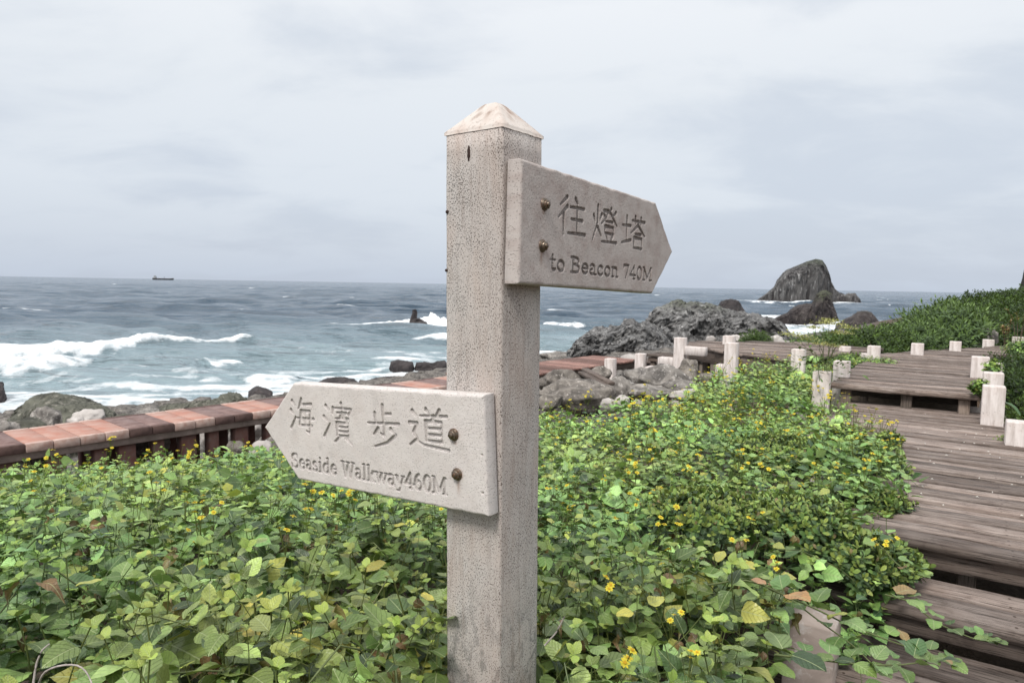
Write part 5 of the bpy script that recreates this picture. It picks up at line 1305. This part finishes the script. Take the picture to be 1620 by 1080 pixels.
while yy < 27.5:
    st_ = 1.05+.03*(yy-11); x = 4.6
    while x < 20.5:
        xx = x+random.uniform(-.22, .22); y2 = yy+random.uniform(-.22, .22); x += st_
        lim = .40 if y2 > 15 else .44
        if xx/y2 < lim or xx/y2 > .86 or neardeck(xx, y2): continue
        a, b = ab(xx, y2)
        if a > -1.2 and b < 13 : continue
        u_ = 810+xx/y2*1080; h = .42 if xx/y2 < .5 else (.46 if xx/y2 < .62 else .62)
        kind = 'dark' if perlin(np.array([[xx*.35, y2*.35, 5.]]))[0] > -.12 else 'mid'
        if xx/y2 < .56 and y2 < 19: kind = 'mid' if random.random() < .6 else 'light'
        z = float(ground(xx, y2)); hill_shrub(xx, y2, z-.12, (.86+.02*(yy-11))*random.uniform(.85, 1.15), h*random.uniform(.85, 1.6), kind); cnt += 1
    yy += st_*.9
print('hill shrubs', cnt)
P = at_y(1495, 540, 14.2); hill_shrub(P[0], P[1], P[2]-.35, 1.0, .95, 'light', 'pale feathery bush behind the bollards on the far deck edge', '')
P = at_y(1455, 540, 13.4); hill_shrub(P[0], P[1], P[2]-.35, .6, .6, 'light', 'smaller pale bush just left of the feathery one', '')
P = at_y(1196, 545, 17.5); hill_shrub(P[0], P[1], P[2]-.1, .38, .38, 'mid', 'small round green bush among pale boulders behind the platform', '')
P = at_y(1645, 600, 7.9); hill_shrub(P[0], P[1], P[2]-.55, .55, .62, 'dark', 'dark green bush crowding the right edge of the upper deck', '')
P = at_y(1630, 575, 9.4); hill_shrub(P[0], P[1], P[2]-.45, .6, .5, 'dark', 'dark green bush farther along the right edge of the upper deck', '')
P = at_y(1650, 640, 6.2); hill_shrub(P[0]+.1, P[1], P[2]-.5, .4, .5, 'mid', 'green bush mostly outside the right picture edge by the tallest bollard', '')
# undergrowth filling the hillside between the shrubs
hx = rng.uniform(4.5, 21, 19000); hy = rng.uniform(11, 29, 19000); a, b = ab(hx, hy)
k = (hx/hy > np.where(hy > 15, .37, .40))&(hx/hy < .9)&~((a > -1.25)&(b < 13.6)); k &= np.array([not (q and neardeck(x_, y_, .15)) for x_, y_, q in zip(hx, hy, k)]); hx, hy = hx[k], hy[k]
a2 = rng.uniform(.75, 7, 5200); b2 = rng.uniform(3.5, 15, 5200); x2, y2_ = a2*E1[0]+b2*E2[0], a2*E1[1]+b2*E2[1]
k = (y2_ > .3) & (a2 > np.interp(b2, [3.5, 5, 7, 8, 20], [1.55, 1.35, .85, .62, .62])) & np.array([not neardeck(q, w, .12) for q, w in zip(x2, y2_)])
hx, hy = np.concatenate([hx, x2[k]]), np.concatenate([hy, y2_[k]]); n = len(hx)
o = leafmesh('undergrowth', [scatter(TW['mid']+TW['dark']+TW['light'][:1], np.stack([hx, hy, ground(hx, hy)+rng.uniform(.02, .22, n)], -1), rng.uniform(0, 6.3, n), rng.uniform(0, .6, n), rng.uniform(0, 6.3, n), rng.uniform(.8, 1.5, n), rng.uniform(.5, 1.1, n))], M_SHRUB)
tag(o, 'green undergrowth between the shrubs of the hillside', 'undergrowth', kind='stuff')
outcrop('rock_outcrop', [(1613,462),(1616,445),(1620,428),(1626,418),(1638,408),(1660,402),(1700,404),(1760,450)], 34, 2.5, 1.5, M_ISL2, 'dark crag rising at the right picture edge above the hillside', 'rock', 120, 80, .5, .2, .8)

# umbel plant beside the second bollard
def plant_root(u, v, D, name, label, cat='plant'):
    P = at_y(u, v, D); return empty(name, tuple(P), label, cat), P
root, P0 = plant_root(1306, 600, 7.3, 'umbel_plant', 'tall plant with yellow-green umbel heads behind the tall corner bollard')
mb = MB(); T = Tpl(); r = np.random.default_rng(9)
for (u, v) in ((1302,512),(1312,508),(1322,514),(1290,520),(1330,528),(1265,533),(1250,530),(1318,548),(1278,538),(1340,520),(1296,545)):
    Q = at_y(u, v, 7.3+r.uniform(-.25,.25))-P0; mb.tube([[r.normal(0,.02), r.normal(0,.02), -.3], Q*[.35,.6,.55], Q*.9+[0,0,-.03], Q], [.005,.0035,.0025,.002], 5)
    for k in range(130):
        d = r.normal(size=3); d[2] = abs(d[2])*.5; V, F_, UU_ = leaf(1, .7, 2, .3, .2, 0, 0, 'round', cols=1)
        T.put(V*r.uniform(.018,.030), F_, UU_, np.array([.42,.41,.15])*r.uniform(.6,1.25), rot(r.uniform(0,6.3), r.uniform(-.3,.9)), Q+d*[.06,.06,.03])
for k in range(160):
    q = r.normal(size=3)*[.16,.12,.10]+[r.uniform(-.2,.15), 0, .12+r.uniform(-.1,.25)]; V, F_, UU_ = leaf(1, .35, 3, .3, .5, 0, 0, 'ovate', cols=1)
    T.put(V*r.uniform(.05,.1), F_, UU_, np.array([.09,.145,.045])*r.uniform(.6,1.4), rot(r.uniform(0,6.3), r.uniform(-.3,.9), r.uniform(-.5,.5)), q)
mb.build('stems', M_STEM, root); T.done(); leafmesh('foliage', [(T.V, T.F, T.U, T.T)], M_SHRUB, root)
# broad-leaved plant at the right edge, bronze shoots further back
root, P0 = plant_root(1622, 668, 5.9, 'broad_leaved_plant', 'plant with big upright paddle leaves right of the tallest bollard'); T = Tpl(); mb = MB()
for (yaw, pt, L_, w_, c) in ((.4,1.35,.36,.26,(.075,.17,.045)),(-.5,.9,.34,.24,(.055,.12,.035)),(.1,.45,.30,.22,(.12,.10,.045)),(-1.2,.7,.3,.3,(.05,.11,.03)),(1.6,.6,.28,.26,(.06,.14,.04))):
    V, F_, UU_ = leaf(1, w_/.36*.42, 10, .5, .35, .02, 0, 'leaf', cols=2); R_ = rot(yaw, pt, random.uniform(-.5,.5)+1.2*(pt > 1.2))
    b0 = np.array([math.cos(yaw), math.sin(yaw), .8])*.06; T.put(V*L_, F_, UU_, c, R_, b0); mb.tube([[0,0,-.35], [0,0,-.1], b0], [.008,.007,.005], 6)
T.done(); leafmesh('leaves', [(T.V, T.F, T.U, T.T)], M_GLOSS, root); mb.build('stems', M_STEM, root)
for (u, v, D, lb, c0) in ((1592,541,12.6,'leggy plant with bronze-orange shoots between two far deck bollards',(.28,.18,.085)), (1612,520,12.9,'leggy plant with yellowish shoots near the rightmost far bollard',(.28,.24,.07))):
    root, P0 = plant_root(u, v, D, 'shoot_plant', lb); T = Tpl(); mb = MB(); r = np.random.default_rng(u)
    for s_ in range(5):
        dx, dy = r.uniform(-.16,.16,2); tipp = np.array([dx, dy, r.uniform(.25,.42)]); mb.tube([[0,0,-.5], tipp*.5, tipp], .006, 4)
        for k in range(26):
            q = r.uniform(.25, 1); V, F_, UU_ = leaf(1, .4, 3, .3, .3, 0, 0, 'ovate', cols=1)
            T.put(V*r.uniform(.05,.085), F_, UU_, np.array(c0)*r.uniform(.6,1.2) if q > .45 else np.array([.10,.16,.05]), rot(r.uniform(0,6.3), r.uniform(.1,1)), tipp*q)
    T.done(); leafmesh('leaves', [(T.V, T.F, T.U, T.T)], M_SHRUB, root); mb.build('stems', M_BARK, root)
# small leafy sprigs growing against bollards and deck
for (u, v, D, rad, h, lb) in [(1390,572,9.6,.30,.13,'leafy green sprigs creeping onto the left edge of the upper deck'),(1350,566,9.9,.30,.14,'leafy green clump behind the second bollard'),
   (1572,575,7.2,.10,.07,'leafy tuft growing round the third bollard on the right edge'),(1550,604,6.6,.07,.05,'small yellowish tuft in a gap of the upper deck'),(1597,700,5.5,.14,.12,'low leafy weeds at the foot of the tallest bollard'),
   (1625,545,10.2,.34,.2,'tall green weeds at the bend of the upper deck')]:
    P = at_y(u, v, D); shrub(P[0], P[1], rad, h, P[2]+h*.7, lb, SPL, M_LEAF, int(420*rad)+14, name='weed', cat='weed', smin=.6, smax=.95, tint=(1.15,1.2,1), stemr=.003, z0=P[2]-.25)
# trailing vines over the steps
VL = [leaf(1, .78, 12, .22, .4, .04, .04, 'round', cols=2, seed=i) for i in range(5)]
for (pts, lb, sc_) in (([(1215,930,2.0),(1290,962,2.02),(1345,990,2.02),(1400,1010,2.0),(1455,1030,2.0),(1500,1048,1.98)], 'long vine runner trailing across the steps to the lower right', .088),
   ([(1225,1035,1.75),(1290,1042,1.75),(1350,1050,1.72),(1420,1052,1.7),(1470,1045,1.7)], 'vine runner lying low across the bottom step', .085),
   ([(1120,925,2.1),(1180,915,2.15),(1240,938,2.1),(1300,985,2.0),(1350,1020,1.9),(1395,1065,1.8)], 'vine runner arching past the stub bollard to the bottom edge', .092),
   ([(1400,940,2.55),(1440,950,2.5),(1480,985,2.45),(1540,1010,2.4),(1565,1015,2.4)], 'short vine tip with a leaf whorl lying on the second step', .085),
   ([(1380,850,3.0),(1420,893,2.85),(1440,905,2.8),(1462,912,2.75)], 'vine tip resting on the top step below the shrubs', .078)):
    Pw = np.array([at_y(*p) for p in pts]); root = empty('trailing_vine', tuple(Pw[0]), lb, 'vine'); Pw = Pw-Pw[0]
    tt = np.linspace(0, len(Pw)-1, 16); Pi = np.stack([np.interp(tt, np.arange(len(Pw)), Pw[:,i]) for i in range(3)], -1); Pi[1:-1] = (Pi[:-2]+Pi[1:-1]*2+Pi[2:])/4
    mb = MB(); mb.tube(Pi, np.linspace(.0032, .0016, 16), 6); mb.build('stem', M_STEM, root, True); T = Tpl(); r = np.random.default_rng(len(lb))
    for i in range(1, 16, 2 if len(pts) > 4 else 3):
        d = Pi[min(i+1, 15)]-Pi[i-1]; yw = math.atan2(d[1], d[0])
        for sd_ in (-1, 1):
            V, F_, UU_ = VL[r.integers(5)]; y_ = yw+sd_*r.uniform(.7, 1.6); pt = r.uniform(-.1, .7); s_ = sc_*r.uniform(.65, 1.15)*(1-.35*i/16)
            dd = np.array([math.cos(y_), math.sin(y_), .5])*.02; T.put(V*s_, F_, UU_, pal(r)*1.1 if r.random() < .95 else (.3,.2,.08), rot(y_, pt, r.uniform(-.5,.5)), Pi[i]+dd)
            mb2 = None
    for k in range(4): V, F_, UU_ = VL[k]; T.put(V*sc_*.5, F_, UU_, (.14,.21,.06), rot(k*1.57, .5), Pi[-1])
    T.done(); leafmesh('leaves', [(T.V, T.F, T.U, T.T)], M_LEAF, root)
# dry bent twigs at the lower left
for (pts, lb) in (([(52,1085,1.18),(57,1050,1.2),(66,1028,1.2),(78,1018,1.22)], 'pale dry twig curving up at the bottom left'), ([(60,1085,1.2),(68,1062,1.19),(92,1052,1.18),(122,1050,1.17),(138,1062,1.15),(147,1085,1.12)], 'pale dry twig arching over the vines at the bottom left'),
                  ([(862,1020,1.35),(880,1000,1.34),(893,975,1.33)], 'thin dry twig among the vines right of the post')):
    Pw = np.array([at_y(*p) for p in pts]); root = mesh; mb = MB(); tt = np.linspace(0, len(Pw)-1, 14); Pi = np.stack([np.interp(tt, np.arange(len(Pw)), Pw[:,i]) for i in range(3)], -1); Pi[1:-1] = (Pi[:-2]+Pi[1:-1]*2+Pi[2:])/4
    mb.tube(Pi, np.linspace(.0022, .0012, 14), 6); tag(mb.build('dry_twig', M_TWIG, None, True), lb, 'twig', 'dry twigs')

mb = MB(); r = np.random.default_rng(3)
for k in range(70):
    a, b = r.uniform(-.2, .9), r.uniform(3.9, 7.9); x_, y_ = xy(a, b); q = r.uniform(.004, .009); t_ = r.uniform(0, 3)
    mb.tube([[x_, y_, CZ-1.2+.002], [x_+q*math.cos(t_), y_+q*math.sin(t_), CZ-1.2+.006], [x_+2*q*math.cos(t_), y_+2*q*math.sin(t_), CZ-1.2+.003]], [.001,.003,.001], 4)
tag(mb.build('fallen_petals', mat_simple('petal_white', (.75,.72,.66), .1, 50, .7)), 'tiny white petals scattered along the lower wooden deck', 'petals', kind='stuff')

# cargo ship on the horizon
SD = 2600.0
P = at_y(258, 441, SD); root = empty('cargo_ship', (P[0], P[1], 0), 'tiny dark cargo ship with its bridge at the left end, on the horizon', 'ship')
M_HULL = mat_simple('ship_hull', (.05,.05,.055), .2, .1, .6); M_SUP = mat_simple('ship_white', (.45,.46,.47), .2, .1, .6)
L2 = 33*SD/1080/2
V = []
for x_, w_, zt in ((-L2, 4, 6.5), (-L2*.9, 6.5, 6.2), (L2*.75, 6.5, 6), (L2*.95, 3, 7), (L2*1.03, .3, 8)):
    V += [(x_, -w_, zt), (x_, w_, zt), (x_*.97, w_*.7, -1), (x_*.97, -w_*.7, -1)]
Fc = [(i*4+j, i*4+(j+1) % 4, (i+1)*4+(j+1) % 4, (i+1)*4+j) for i in range(4) for j in range(4)] + [(0,1,2,3), (19,18,17,16)]
mesh('hull', V, Fc, M_HULL, root)
mb = MB(); mb.box((-L2*.88, -4, 6.2), (-L2*.66, 4, 13), bev=.2); mb.box((-L2*.84, -5, 13), (-L2*.72, 5, 15.5), bev=.2); mb.build('bridge', M_SUP, root)
mb = MB(); mb.box((-L2*.80, -.4, 15.5), (-L2*.79, .4, 18), bev=.1); mb.box((L2*.1, -.5, 6), (L2*.12, .5, 12), bev=.1); mb.build('mast', M_HULL, root)
